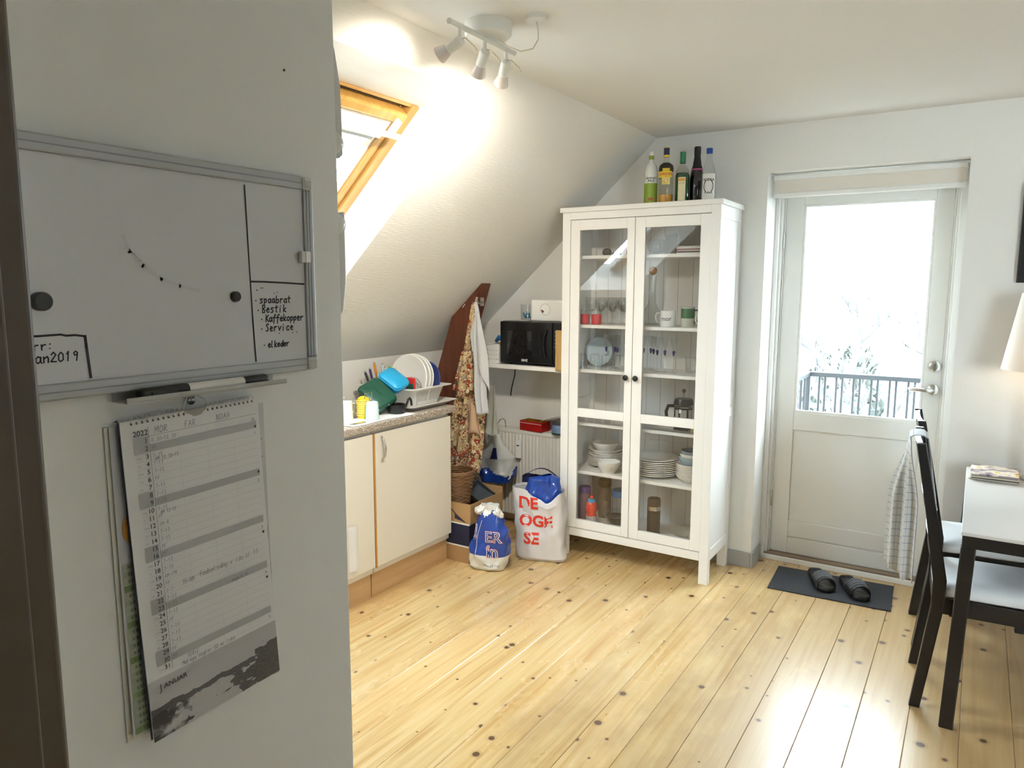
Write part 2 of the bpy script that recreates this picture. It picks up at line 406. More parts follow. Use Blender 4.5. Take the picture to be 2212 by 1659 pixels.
lk = MB().lathe([(.0, 0), (.027, 0), (.027, .007), (.022, .011), (.010, .011), (.009, .022), (.0, .022)], 28, T(-.168+.53, 0, 1.148) @ Matrix.Rotation(PI/2, 4, 'X'), False, False)
lk.build('lock_knob', M_chrome, dr, smooth=True, flat_angle=40)
for z in (.3, 1.75): MB().cyl((-.930+.53, -.006, z), (-.930+.53, -.006, z+.09), .007).build('hinge', M_chrome, dr, smooth=True, flat_angle=40)
# frame with stepped mouldings
fr = MB()
fr.box(NX0, -.947, 4.19, 4.33, 0, NZ); fr.box(-.947, -.934, 4.215, 4.33, 0, NZ); fr.box(-.934, -.926, 4.245, 4.33, .03, 2.05)
fr.box(-.112, NX1, 4.19, 4.33, 0, NZ); fr.box(-.124, -.112, 4.215, 4.33, 0, NZ); fr.box(-.135, -.124, 4.245, 4.33, .03, 2.05)
fr.box(-.947, -.112, 4.19, 4.33, 2.07, NZ); fr.box(-.934, -.124, 4.215, 4.33, 2.04, 2.07)
struct(fr.build('trim_1', M_whitepaint, bevel=.003))
M_sill = wood('worn_oak_sill', (.16, .10, .06), (.26, .18, .11), (3, 40, 20), .6)
struct(MB().box(-.947, -.112, 4.205, 4.33, 0, .034).build('trim_2', M_sill, bevel=.002))
struct(MB().box(-.955, NX1, 4.185, 4.2045, 0, .026).build('trim_3', M_whitepaint, bevel=.003))

# pleated blind folded up in the niche
M_blind = mat('blind_fabric', (.84, .78, .70), .8)
bl = thing('window_blind', 'beige pleated blind folded up above the balcony door', 'blind', (-.525, 4.10, 0))
MB().box(-.437, .437, -.016, .016, 2.098, 2.122).build('head_rail', M_whitepaint, bl, bevel=.004)
pl = MB(); n = 9
pl.box(-.432, .432, -.008, .008, 2.034, 2.098)
for k in range(n): pl.box(-.432, .432, -.0105, .0105, 2.0350+.0070*k, 2.0395+.0070*k)
pl.build('pleats', M_blind, bl)
MB().box(-.437, .437, -.017, .017, 2.010, 2.034).build('bottom_rail', M_whitepaint, bl, bevel=.005)

# ------------------------------------------------------------------ skylight
ca = 1/math.sqrt(1+SK*SK); sa = SK*ca
SKY = Matrix(((0, ca, nrm.x, -1.988), (1, 0, nrm.y, 1.92), (0, sa, nrm.z, 2.265), (0, 0, 0, 1)))
sk = bpy.data.objects.new('window_1', None); COL.objects.link(sk); struct(sk); tag(sk, 'pine roof window with white ventilation bar in the sloping ceiling', 'window')
sk.matrix_world = SKY
def sbx(name, x0, x1, y0, y1, z0, z1, m, bev=.003): return MB().box(x0, x1, y0, y1, z0, z1).build(name, m, sk, bevel=bev)
LW = -.98
for s in (-1, 1):
    a, b_ = sorted((s*.455, s*.50)); sbx('outer_frame', a, b_, LW, 0, -.005, .09, M_pine)
    a, b_ = sorted((s*.418, s*.452)); sbx('sash_rail', a, b_, LW, -.07, .012, .075, M_pine, .006)
    a, b_ = sorted((s*.375, s*.418)); sbx('glazing_strip', a, b_, LW+.06, -.13, .028, .06, M_whitepaint)
sbx('head_gap_shade', -.455, .455, -.030, 0, .03, .09, mat('painted_gap_shade', (.03, .015, .008), .8), 0)  # dark block stands in for the shadow in the ventilation gap
sbx('head_frame', -.455, .455, -.012, 0, .0, .03, M_pine)
sbx('sash_head', -.452, .452, -.085, -.038, -.022, .05, M_pinebar, .01)
for s in (-.38, .40): sbx('bar_bracket', s-.008, s+.008, -.125, -.06, -.05, -.022, M_whitepaint, .002)
sbx('ventilation_bar', -.44, .44, -.135, -.112, -.062, -.045, M_whitepaint, .006)
sbx('ventilation_flap', -.41, .41, -.185, -.095, .0, .05, M_whitepaint, .004)
sbx('blind_cassette', -.385, .385, -.205, -.185, .012, .055, mat('grey_blind', (.35, .36, .37), .5), .002)
sbx('sash_bottom', -.452, .452, LW, LW+.06, .012, .075, M_pine, .006)
sbx('frame_bottom', -.5, .5, LW-.04, LW, -.005, .09, M_pine)
sbx('blind_cord', .338, .342, LW+.06, -.2, .03, .034, mat('grey_cord', (.4, .41, .44), .6), 0)
sbx('pane', -.38, .38, LW+.06, -.13, .045, .05, M_glass, 0)

# ------------------------------------------------------------------ outside
M_rail = mat('grey_steel_rail', (.012, .0145, .018), .5)
struct(MB().box(-1.6, 1.3, 4.345, 5.35, -.25, -.1).build('floor_balcony', mat('balcony_boards', (.42, .40, .37), .7)))
bal = thing('balcony_railing', 'dark steel balcony railing seen through the door pane', 'railing', (-.94, 5.2, -.1))
MB().box(0, 2.1, -.025, .025, 1.055, 1.085).build('handrail', M_rail, bal, bevel=.004)
MB().box(-.02, .02, -.85, .025, 1.055, 1.085).build('side_handrail', M_rail, bal, bevel=.004)
MB().box(0, 2.1, -.012, .012, .09, .11).build('bottom_bar', M_rail, bal)
MB().box(-.02, .02, -.02, .02, 0, 1.06).build('post', M_rail, bal, bevel=.003)
bar = None
xs = []
for k in range(19): xs += [.075+.105*k, .075+.105*k+.036]
for x in xs:
    if x > 2.08: break
    if bar is None: bar = MB().box(-.006, .006, -.006, .006, .1, 1.06).build('baluster', M_rail, bal); o = bar
    else: o = bar.copy(); COL.objects.link(o); o.parent = bal
    o.location = (x, 0, 0)
for k in range(7):
    o = bar.copy(); COL.objects.link(o); o.parent = bal; o.location = (0, -.09-.115*k, 0)
M_leaf = mat('hazy_evergreen', (.085, .095, .082), .8, vary=.3, vscale=3)
M_bark = mat('grey_bark', (.10, .10, .10), .9)
M_brick = mat('dull_render', (.09, .082, .078), .9)
M_rooft = mat('pinkish_roof_tile', (.060, .046, .043), .8)
struct(MB().box(-60, 40, 5.6, 90, -5.3, -5.2).build('ground_garden', mat('winter_lawn', (.055, .058, .048), .9, vary=.3, vscale=.5)))
def house(label, x, y, wx, dy, hz, rz, roofh):
    t = thing('neighbour_house', label, 'house', (x, y, -5.2), rz)
    MB().box(-wx/2, wx/2, -dy/2, dy/2, 0, hz).build('wall', M_brick, t)
    MB().prism([(-dy/2-.3, hz-.1), (dy/2+.3, hz-.1), (0, hz+roofh)], -wx/2-.3, wx/2+.3, Matrix.Rotation(PI/2, 4, 'Z') @ Matrix.Rotation(PI/2, 4, 'X')).build('roof', M_rooft, t)
    MB().box(wx/4, wx/4+.6, -.3, .3, hz, hz+roofh+.7).build('chimney', M_brick, t)
    for k in range(3):
        xx = -wx/2+wx*(k+.5)/3
        wn = MB().box(xx-.5, xx+.5, -dy/2-.04, -dy/2+.02, hz-2.0, hz-.7).build('window_frame', M_whitepaint, t)
        MB().box(xx-.44, xx+.44, -dy/2-.05, -dy/2-.03, hz-1.94, hz-.76).build('window_pane', mat('far_window', (.10, .12, .14), .2), wn)
house('pale house with a pinkish tiled roof beyond the balcony', -5.6, 21, 6, 5, 3.3, .2, 2.4)
house('farther pale house behind the pink-roofed one', -14, 34, 8, 6, 4.4, -.2, 2.4)
def branch_tree(name, label, x, y, h_, seed, grp=None):
    rnd = random.Random(seed); t = thing(name, label, 'tree', (x, y, -5.2), 0, grp)
    segs = []
    def grow(p, d, L, r, lv):
        q = p+d*L; segs.append((p, q, r, r*.7))
        if lv == 0: return
        for k in range(3 if lv > 2 else 4):
            ax = Vector((rnd.uniform(-1, 1), rnd.uniform(-1, 1), rnd.uniform(-.25, .5))).normalized()
            d2 = (d*.85+ax*.5).normalized(); grow(p+d*L*rnd.uniform(.55, 1), d2, L*rnd.uniform(.6, .8), r*.6, lv-1)
    grow(Vector((0, 0, 0)), Vector((0, 0, 1)), h_*.36, h_*.018, 5)
    tr = MB(); br = MB()
    for i, (p, q, a, b_) in enumerate(segs): (tr if i == 0 else br).tube([p, q], [max(a, .008), max(b_, .006)], 5 if a > .02 else 3)
    tr.build('trunk', M_bark, t); br.build('branches', M_bark, t)
branch_tree('bare_tree', 'tall bare tree with forked branches behind the railing', -.75, 13.0, 8.0, 3)
branch_tree('bare_tree', 'wide bare tree between the houses and the hedge', -1.0, 26, 9.0, 5)
branch_tree('bare_tree', 'slim bare tree at the edge of the hedge', -2.5, 10.4, 5.0, 9)
def bush(label, x, y, rx, rz, seed):
    rnd = random.Random(seed); t = thing('evergreen_bush', label, 'bush', (x, y, -5.2))
    mb = MB()
    for k in range(2600):
        a = rnd.uniform(0, 2*PI); zz = rnd.uniform(0, 1); rr = rx*math.sqrt(max(0, 1-(zz-.35)**2/.5))*(.55+.45*math.sqrt(rnd.random()))
        c = Vector((rr*math.cos(a), rr*math.sin(a), zz*rz)); s_ = rnd.uniform(.07, .15)
        e = Euler((rnd.uniform(0, 6), rnd.uniform(0, 6), rnd.uniform(0, 6))).to_matrix().to_4x4()
        mb.add([(-s_, 0, 0), (0, -s_*.5, 0), (s_, 0, 0), (0, s_*.5, 0)], [(0, 1, 2, 3)], Matrix.Translation(c) @ e)
    mb.build('foliage', M_leaf, t); MB().cyl((0, 0, 0), (0, 0, rz*.6), .12).build('stem', M_bark, t)
bush('large round evergreen bush beyond the railing', -2.3, 16.5, 1.0, 5.6, 1)
bush('lower spreading bush beside the tall bare tree', -.35, 9.0, .5, 3.7, 2)
bush('small dark bush below the pink-roofed house', -4.2, 14, .9, 3.8, 4)

# ------------------------------------------------------------------ ceiling lamp
M_lampwhite = mat('lamp_white_metal', (.80, .79, .75), .4)
lamp = thing('ceiling_spotlight', 'white ceiling track light with three small swivel spots', 'ceiling lamp', (-1.375, 2.02, SZ0))
MB().lathe([(0, 0), (.074, 0), (.074, -.036), (.070, -.041), (0, -.041)][::-1], 40, None, False, False).build('canopy', M_lampwhite, lamp, smooth=True, flat_angle=40)
BYa, BYb, BZ = -.205, .155, -.052
MB().tube([(0, BYa, BZ), (0, BYb, BZ)], .009, 12).build('track_bar', M_lampwhite, lamp, smooth=True, flat_angle=50)
M_bulb = mat('halogen_reflector', (.75, .68, .66), .25, .2)
heads = [(-.150, Vector((-.80, -.10, -.36))), (-.02, Vector((-.62, .42, -.62))), (.105, Vector((-.55, .45, -.66)))]
for i, (yy, dv) in enumerate(heads):
    dv.normalize(); p0 = Vector((0, yy, BZ)); p1 = p0+Vector((0, 0, -.036))
    MB().cyl(p0, p1, .0065).build('stem', M_lampwhite, lamp, smooth=True, flat_angle=50)
    a = p1+dv*-.008+Vector((0, 0, -.006)); b_ = a+dv*.052
    hd = MB().lathe([(0, 0), (.013, 0), (.0165, .004), (.0165, .052), (0, .052)], 20, align(a, b_), False, False).build('spot_head', M_lampwhite, lamp, smooth=True, flat_angle=40)
    MB().lathe([(.015, .05), (.017, .056), (.0245, .082), (.025, .088), (.022, .088), (.012, .06)], 20, align(a, b_), True, True).build('reflector', M_bulb, hd, smooth=True, flat_angle=40)
    MB().lathe([(0, .0875), (.0235, .0875), (.0235, .0885), (0, .0885)], 20, align(a, b_), False, False).build('lens', mat('lit_lens', (1, .9, .75), .3, emit=(1, .86, .66), es=30), hd)
    c = Vector((p1.x, p1.y, p1.z)); pts = [p1+Vector((.004, 0, 0)), p1+Vector((.012, .012, .004)), p1+Vector((.02, .045, -.012)), p1+Vector((.02, .062, -.022))]
    MB().tube(pts, .0018, 6).build('adjusting_rod', M_chrome, lamp)
    ld = bpy.data.lights.new('halogen_bulb', 'SPOT'); ld.energy = (8, 24, 24)[i]; ld.color = (1.0, .93, .80); ld.spot_size = math.radians(135); ld.spot_blend = 1.0; ld.shadow_soft_size = .02
    lo = bpy.data.objects.new('halogen_light', ld); COL.objects.link(lo); lo.parent = lamp
    q = Vector((0, 0, -1)).rotation_difference(dv); lo.rotation_euler = q.to_euler(); lo.location = a+dv*.096
rose = thing('ceiling_rose', 'round white ceiling outlet cover feeding the track light', 'ceiling outlet', (-1.216, 2.052, SZ0))
MB().lathe([(0, 0), (.036, 0), (.034, -.012), (.028, -.016), (0, -.016)][::-1], 32, None, False, False).build('cover', M_lampwhite, rose, smooth=True, flat_angle=40)
MB().tube([(0, 0, -.014), (.002, .005, -.035), (-.005, .02, -.06), (-.03, .03, -.082), (-.07, .02, -.086), (-.105, .0, -.07), (-.13, -.02, -.05)], .0022, 8).build('flex', mat('cream_flex', (.72, .66, .54), .5), rose, smooth=True)

# ------------------------------------------------------------------ text and stroke helpers
def text_geo(body, size, align_x='LEFT', bold=0):
    cu = bpy.data.curves.new('lettering', 'FONT'); cu.body = body; cu.size = size; cu.align_x = align_x; cu.resolution_u = 3; cu.offset = bold
    ob = bpy.data.objects.new('lettering', cu); COL.objects.link(ob)
    dg = bpy.context.evaluated_depsgraph_get(); me = ob.evaluated_get(dg).to_mesh()
    vs = [v.co.copy() for v in me.vertices]; fs = [tuple(p.vertices) for p in me.polygons]
    ob.evaluated_get(dg).to_mesh_clear(); bpy.data.objects.remove(ob); bpy.data.curves.remove(cu)
    return vs, fs
def wrap(vs, r, z, ang=0, d=.0004):
    """letters laid round a cylinder facing -Y"""
    return [((r+d)*math.sin(v.x/r+ang), -(r+d)*math.cos(v.x/r+ang), z+v.y) for v in vs]
def ribbon(mb, pts, wd, z=0, M=None):
    """flat marker stroke in the local xy plane"""
    for a, b_ in zip(pts[:-1], pts[1:]):
        a = Vector((*a, 0)); b_ = Vector((*b_, 0)); d = b_-a
        if d.length < 1e-7: continue
        d.normalize(); n = Vector((-d.y, d.x, 0))*wd/2; e = d*wd*.35
        zz = Vector((0, 0, z))
        mb.add([a-e-n+zz, b_+e-n+zz, b_+e+n+zz, a-e+n+zz], [(0, 1, 2, 3)], M)
G = {
 'a': [[(.5,.5),(.3,.6),(.1,.45),(.08,.15),(.25,0),(.45,.15),(.5,.55),(.5,.1),(.62,0)]], 'b': [[(.1,1),(.1,0),(.35,0),(.5,.2),(.4,.5),(.12,.45)]],
 'c': [[(.5,.5),(.3,.6),(.1,.4),(.1,.12),(.3,0),(.52,.1)]], 'd': [[(.5,.5),(.25,.55),(.08,.3),(.2,0),(.45,.1),(.55,1),(.52,0)]],
 'e': [[(.1,.3),(.48,.38),(.4,.58),(.2,.58),(.07,.3),(.2,.02),(.5,.08)]], 'f': [[(.55,.9),(.4,1),(.27,.8),(.22,-.3)],[(.05,.5),(.5,.55)]],
 'g': [[(.5,.5),(.25,.58),(.1,.3),(.25,.05),(.48,.2),(.5,.55),(.45,-.3),(.15,-.3)]], 'h': [[(.1,1),(.1,0),(.12,.35),(.35,.55),(.48,.4),(.5,0)]],
 'i': [[(.2,.55),(.2,0)],[(.2,.78),(.23,.82)]], 'k': [[(.1,1),(.1,0)],[(.5,.6),(.12,.25),(.55,0)]], 'l': [[(.15,1),(.12,.1),(.25,0)]],
 'm': [[(.05,0),(.05,.55),(.1,.4),(.28,.55),(.32,0),(.36,.4),(.52,.55),(.6,0)]], 'n': [[(.1,0),(.1,.58),(.14,.4),(.38,.57),(.48,.4),(.5,0)]],
 'o': [[(.3,.58),(.1,.42),(.1,.12),(.3,0),(.5,.15),(.5,.45),(.3,.58)]], 'p': [[(.1,.58),(.1,-.35)],[(.1,.45),(.35,.6),(.5,.4),(.4,.1),(.12,.05)]],
 'r': [[(.1,.58),(.12,0)],[(.12,.35),(.28,.55),(.48,.55)]], 's': [[(.5,.55),(.2,.6),(.12,.42),(.42,.25),(.42,.05),(.08,.0)]],
 't': [[(.28,.95),(.25,.1),(.4,0)],[(.05,.62),(.5,.65)]], 'v': [[(.08,.58),(.25,0),(.5,.6)]], 'u': [[(.1,.58),(.12,.1),(.35,0),(.48,.2),(.5,.58),(.5,0)]],
 'B': [[(.12,1),(.12,0),(.45,.05),(.5,.3),(.15,.5),(.45,.7),(.4,.95),(.05,1)]], 'K': [[(.12,1),(.12,0)],[(.55,.95),(.15,.45),(.58,0)]],
 'S': [[(.52,.85),(.3,1),(.12,.8),(.45,.4),(.4,.08),(.08,.05)]], 'M': [[(.05,0),(.08,1),(.3,.4),(.52,1),(.58,0)]], 'O': [[(.3,1),(.08,.7),(.1,.2),(.3,0),(.52,.25),(.52,.75),(.3,1)]],
 'R': [[(.12,0),(.12,1),(.45,.9),(.42,.6),(.14,.5),(.55,0)]], 'F': [[(.12,0),(.12,1),(.55,1)],[(.12,.55),(.45,.55)]], 'A': [[(.05,0),(.3,1),(.55,0)],[(.15,.4),(.46,.4)]],
 'N': [[(.08,0),(.1,1),(.5,0),(.52,1)]], 'H': [[(.1,1),(.1,0)],[(.5,1),(.5,0)],[(.1,.5),(.5,.5)]], 'P': [[(.12,0),(.12,1),(.48,.85),(.4,.5),(.12,.5)]], 'I': [[(.25,1),(.25,0)]], 'G': [[(.5,.85),(.3,1),(.08,.6),(.2,.05),(.5,.1),(.5,.45),(.3,.45)]], 'E': [[(.5,1),(.12,1),(.12,0),(.5,0)],[(.12,.5),(.42,.5)]],
 '0': [[(.3,.9),(.1,.6),(.12,.15),(.3,0),(.5,.2),(.5,.7),(.3,.9)]], '1': [[(.15,.7),(.3,.95),(.3,0)]], '2': [[(.1,.7),(.3,.95),(.48,.7),(.1,.05),(.55,.05)]], '3': [[(.1,.9),(.5,.9),(.25,.55),(.5,.3),(.35,0),(.08,.05)]],
 '5': [[(.5,.95),(.15,.95),(.12,.55),(.45,.5),(.45,.1),(.1,0)]], '7': [[(.1,.95),(.52,.95),(.25,0)]], '9': [[(.48,.6),(.25,.5),(.12,.75),(.3,.95),(.48,.8),(.42,0)]], '-': [[(.1,.4),(.5,.42)]], '.': [[(.2,0),(.24,.03)]], ':': [[(.2,.1),(.23,.13)],[(.2,.6),(.23,.63)]], 'j': [[(.3,.55),(.3,-.3),(.1,-.3)]],
}
def hand(mb, s, x, y, h, wd, pitch=.66, M=None, jit=.05, z=0, seed=1, slant=.08):
    rnd = random.Random(seed)
    for k, ch in enumerate(s):
        for st in G.get(ch, []):
            ribbon(mb, [(x+(k*pitch+px+slant*py)*h+rnd.uniform(-jit, jit)*h, y+(py)*h+rnd.uniform(-jit, jit)*h) for px, py in st], wd, z, M)

# ------------------------------------------------------------------ glass-door cabinet
CX0, CX1, CY0, CY1 = -1.969, -1.093, 3.62, 3.985
cab = thing('display_cabinet', 'tall white wooden display cabinet with two glass doors', 'cabinet', (-1.531, 3.80, 0))
def cb(name, x0, x1, y0, y1, z0, z1, m=M_white, bev=.002, par=None):
    return MB().box(x0+1.531, x1+1.531, y0-3.80, y1-3.80, z0, z1).build(name, m, par or cab, bevel=bev)
cb('top_board', -1.981, -1.081, 3.608, 3.99, 1.944, 1.97, bev=.003)
for xa in (CX0, CX1-.048):
    cb('front_post', xa, xa+.048, CY0, CY0+.04, 0, 1.944); cb('rear_post', xa, xa+.048, CY1-.045, CY1, 0, 1.944)
cb('front_top_rail', CX0+.048, CX1-.048, CY0, CY0+.03, 1.905, 1.944); cb('front_apron', CX0+.048, CX1-.048, CY0, CY0+.03, .125, .170)
for s in (0, 1):
    xa = (CX0+.006 if s == 0 else CX1-.022); 
    cb('side_panel', xa, xa+.016, CY0+.04, CY1-.045, .17, 1.944, bev=0)
    xr = (CX0 if s == 0 else CX1-.03)
    for (z0, z1) in ((.125, .185), (.85, .90), (1.88, 1.944)): cb('side_rail', xr, xr+.03, CY0+.04, CY1-.045, z0, z1)
cb('back_panel', CX0+.03, CX1-.03, CY1-.02, CY1-.012, .15, 1.944, bev=0)
for k in range(9): cb('back_groove', CX0+.12+.085*k, CX0+.122+.085*k, CY1-.0215, CY1-.0195, .18, 1.94, mat('groove_shadow', (.55, .53, .48), .8), 0)
cb('bottom_board', CX0+.03, CX1-.03, CY0+.03, CY1-.02, .165, .183)
SH = [1.704, 1.324, 1.074, .771, .488]
for z in SH: cb('shelf', CX0+.026, CX1-.026, 3.672, CY1-.021, z-.009, z+.009, bev=.001)
M_knob = mat('dark_pewter_knob', (.03, .028, .027), .35, .5)
for s in (0, 1):
    xa, xb = ((-1.917, -1.5415), (-1.5385, -1.137))[s]
    dp = cb('door', xa, xa+.055, CY0-.001, CY0+.019, .174, 1.902)
    def ds(name, a, b_, c, d): return MB().box(a+1.531, b_+1.531, CY0-.001-3.8, CY0+.019-3.8, c, d).build(name, M_white, dp, bevel=.002)
    wl_ = .055 if s == 0 else .06; w2 = .042 if s == 0 else .052
    ds('stile', xb-(.042 if s == 0 else .055), xb, .174, 1.902)
    xi, xj = xa+.055, xb-(.042 if s == 0 else .055)
    ds('rail', xi, xj, .174, .226); ds('rail', xi, xj, .820, .869); ds('rail', xi, xj, 1.847, 1.902)
    for (z0, z1) in ((.226, .820), (.869, 1.847)):
        MB().box(xi+1.531, xj+1.531, CY0+.008-3.8, CY0+.011-3.8, z0, z1).build('glass_pane', M_cabglass, dp)
    kx = -1.567 if s == 0 else -1.511
    MB().lathe([(0, 0), (.006, 0), (.006, .012), (.014, .018), (.0155, .024), (.012, .029), (0, .031)], 20, T(kx+1.531, CY0-3.8-.001, 1.061) @ Matrix.Rotation(PI/2, 4, 'X'), False, False).build('knob', M_knob, dp, smooth=True, flat_angle=50)

# ------------------------------------------------------------------ cabinet contents
def top_of(i): return SH[i]+.0091
ZB = .1835
def lathe_obj(name, prof, m, par=None, n=28, ang=40, M=None): return MB().lathe(prof, n, M, False, False).build(name, m, par, smooth=True, flat_angle=ang)
def plate_prof(R, h=.018, t=.004): return [(0, 0), (R*.58, 0), (R*.62, .002), (R*.78, h*.55), (R, h), (R, h+.002), (R*.97, h+t), (R*.76, h*.55+t), (R*.6, t+.001), (0, t)]
def bowl_prof(R, h, t=.004, rb=.5): return [(0, 0), (R*rb, 0), (R*rb*1.05, .006), (R*.82, h*.45), (R*.96, h*.8), (R, h), (R-t, h), (R*.94-t, h*.8), (R*.8-t, h*.45), (R*rb, .010), (0, .009)]
ORD = ['lowest', 'second lowest', 'third lowest', 'fourth lowest', 'fifth lowest', 'sixth lowest', 'seventh lowest', 'eighth lowest']
def stack(name, prof, m, x, y, z, n, dz, label, cat, grp, jit=.003):
    f = None
    for k in range(n):
        if f is None: f = lathe_obj(name, prof, m); tag(f, label, cat, grp); o = f
        else: o = f.copy(); COL.objects.link(o)
        o.location = (x+random.uniform(-jit, jit), y+random.uniform(-jit, jit), z+k*dz)
        o['label'] = label % (ORD[k] if k < n-1 else 'topmost')
    return z+n*dz
# plates and bowls, fifth shelf
z = stack('dinner_plate', plate_prof(.098), M_porcelain, -1.795, 3.860, top_of(4), 9, .0085, '%s of the small white plates stacked behind the lone bowl', 'plate', 'small plates in the left stack')
o = lathe_obj('soup_plate', bowl_prof(.103, .036, .004, .55), M_porcelain); o.location = (-1.795, 3.860, z-.0030); tag(o, 'wide white soup plate lying on the small plate stack', 'plate')
o = lathe_obj('cereal_bowl', bowl_prof(.080, .060), M_porcelain); o.location = (-1.795, 3.860, z+.0074); tag(o, 'small white bowl topping the small plate stack', 'bowl')
o = lathe_obj('serving_bowl', bowl_prof(.068, .068, .004, .55), M_porcelain); o.location = (-1.708, 3.715, top_of(4)); tag(o, 'lone white deep bowl in front of the plate stack', 'bowl')
z = stack('dinner_plate', plate_prof(.132, .02), M_porcelain, -1.47, 3.82, top_of(4), 9, .0105, '%s of the large white dinner plates stacked beside nested bowls', 'plate', 'large plates in the right stack')
z = stack('cereal_bowl', bowl_prof(.088, .042, .004, .55), M_porcelain, -1.245, 3.78, top_of(4), 7, .0105, '%s of the white bowls nested under the blue bowl', 'bowl', 'white bowls in the nested stack', .0001)
M_blueb = mat('pale_blue_glaze', (.42, .55, .64), .25); M_greyb = mat('grey_blue_glaze', (.20, .25, .31), .25)
for k, (m_, r, lb) in enumerate(((M_blueb, .074, 'pale blue bowl resting on the white bowl stack'), (M_porcelain, .068, 'white small bowl between the blue bowls'), (M_greyb, .062, 'grey-blue bowl topping the bowl stack'))):
    o = lathe_obj('small_bowl', bowl_prof(r, .070+.005*k), m_); o.location = (-1.245, 3.78, z+.0000+k*.0104); tag(o, lb, 'bowl')
# bottom board
def bottle(name, prof, m, loc, label, cat='bottle', cap=None, capm=None):
    t = thing(name, label, cat, loc); lathe_obj('body', prof, m, t)
    if cap: lathe_obj('cap', cap, capm, t)
    return t
M_red = mat('red_plastic', (.70, .035, .02), .3); M_capblue = mat('blue_cap', (.06, .28, .50), .35)
t = bottle('kids_bottle', [(0, 0), (.028, 0), (.031, .004), (.031, .06), (.027, .068), (.027, .072), (.032, .088), (.033, .105), (.029, .125), (.021, .136), (0, .137)], [M_red], (-1.795, 3.685, ZB), 'red waisted sports bottle with blue cap and red spout', 'bottle',
           [(0, .137), (.022, .137), (.022, .152), (.012, .158), (0, .158)], M_capblue)
lathe_obj('printed_sleeve', [(.0314, .006), (.0316, .007), (.0316, .058), (.0314, .059)], mat('printed_sleeve', (.55, .52, .50), .5, vary=.8, vscale=55), t)
lathe_obj('spout', [(0, .158), (.008, .158), (.009, .168), (.006, .174), (0, .175)], M_red, t)
bottle('drink_bottle', [(0, 0), (.034, 0), (.036, .006), (.036, .15), (.03, .165), (0, .166)], mat('mauve_plastic', (.30, .17, .20), .35), (-1.875, 3.76, ZB), 'mauve bottle with purple lid beside the red bottle', 'bottle', [(0, .166), (.034, .166), (.034, .195), (.03, .2), (0, .2)], mat('purple_lid', (.12, .05, .22), .35))
bottle('storage_jar', [(0, 0), (.036, 0), (.038, .005), (.038, .17), (.03, .185), (0, .186)], mat('smoky_jar', (.22, .15, .11), .2), (-1.80, 3.87, ZB), 'smoky jar with dark brown lid behind the red bottle', 'jar', [(0, .186), (.038, .186), (.038, .225), (.034, .23), (0, .23)], mat('dark_brown_lid', (.045, .025, .018), .4))
bottle('storage_jar', [(0, 0), (.045, 0), (.047, .005), (.047, .14), (0, .141)], M_drinkglass, (-1.70, 3.87, ZB), 'clear container with bright blue lid', 'jar', [(0, .141), (.05, .141), (.05, .175), (.046, .18), (0, .18)], mat('bright_blue_lid', (.02, .17, .45), .35))
o = lathe_obj('glass_bowl', bowl_prof(.072, .085, .003, .6), M_drinkglass); o.location = (-1.668, 3.746, ZB); tag(o, 'clear glass bowl on the bottom of the cabinet', 'bowl')
o = lathe_obj('mixing_bowl', bowl_prof(.058, .05, .003, .6), mat('dark_bowl', (.05, .035, .03), .3)); o.location = (-1.668, 3.746, ZB+.0104); tag(o, 'dark shallow bowl inside the clear glass bowl', 'bowl')
M_therm = mat('brown_thermos', (.045, .028, .020), .45)
t = bottle('thermos_flask', [(0, 0), (.034, 0), (.036, .004), (.036, .150), (0, .151)], M_therm, (-1.425, 3.70, ZB), 'brown insulated flask with a silver band', 'flask', [(0, .173), (.036, .173), (.036, .205), (.032, .215), (.0, .216)], M_therm)
lathe_obj('steel_band', [(0, .151), (.037, .151), (.037, .173), (0, .173)], M_chrome, t)
o = lathe_obj('glass_platter', plate_prof(.125, .015), M_drinkglass); o.location = (-1.25, 3.835, ZB); tag(o, 'cut glass platter lying on the cabinet bottom', 'platter')

o = MB().sheet(lambda u, v: (-1.386+.10*u+.02*v, 3.660+.072*v, ZB+.002+.004*math.sin(u*7+v*5)**2), 12, 8, .001).build('paper_napkin', mat('clear_film', (.80, .78, .74), .4)); tag(o, 'crumpled white paper sheet lying before the glass platter', 'paper')
o = MB().sheet(lambda u, v: (-1.258+.035*u, 3.655+.045*v, ZB+.0012+.045*(1-math.cos(u*1.6))), 8, 4, .002).build('glass_leaf_dish', M_drinkglass); tag(o, 'curved clear glass dish near the front corner', 'dish')
# fourth shelf: coffee press, cups
t = thing('coffee_press', 'glass coffee press with black lid and black handle', 'coffee press', (-1.305, 3.78, top_of(3)))
lathe_obj('glass_beaker', [(0, 0), (.046, 0), (.048, .004), (.048, .135), (.0465, .135), (.0465, .005), (0, .004)], M_drinkglass, t)
MB().lathe([(0, .002), (.0465, .002), (.0465, .022), (0, .022)], 28, None, False, False).build('coffee_grounds', M_blackmatte, t)
hd = MB(); hd.lathe([(.0485, .012), (.0505, .012), (.0505, .022), (.0485, .022)], 28, None, False, False); hd.lathe([(.0485, .112), (.0505, .112), (.0505, .122), (.0485, .122)], 28, None, False, False)
for k in range(4): a = PI/4+k*PI/2; hd.box(-.005, .005, .0485, .051, .0, .122, rotz(a))
hd.build('steel_cage', M_black, t)
MB().lathe([(0, .136), (.052, .136), (.052, .15), (.045, .168), (.0, .172)], 28, None, False, False).build('lid', M_black, t, smooth=True, flat_angle=40)
MB().tube([(0, 0, .17), (0, 0, .205)], .003).build('plunger_rod', M_chrome, t); MB().ball((0, 0, .21), .011).build('plunger_knob', M_black, t, smooth=True)
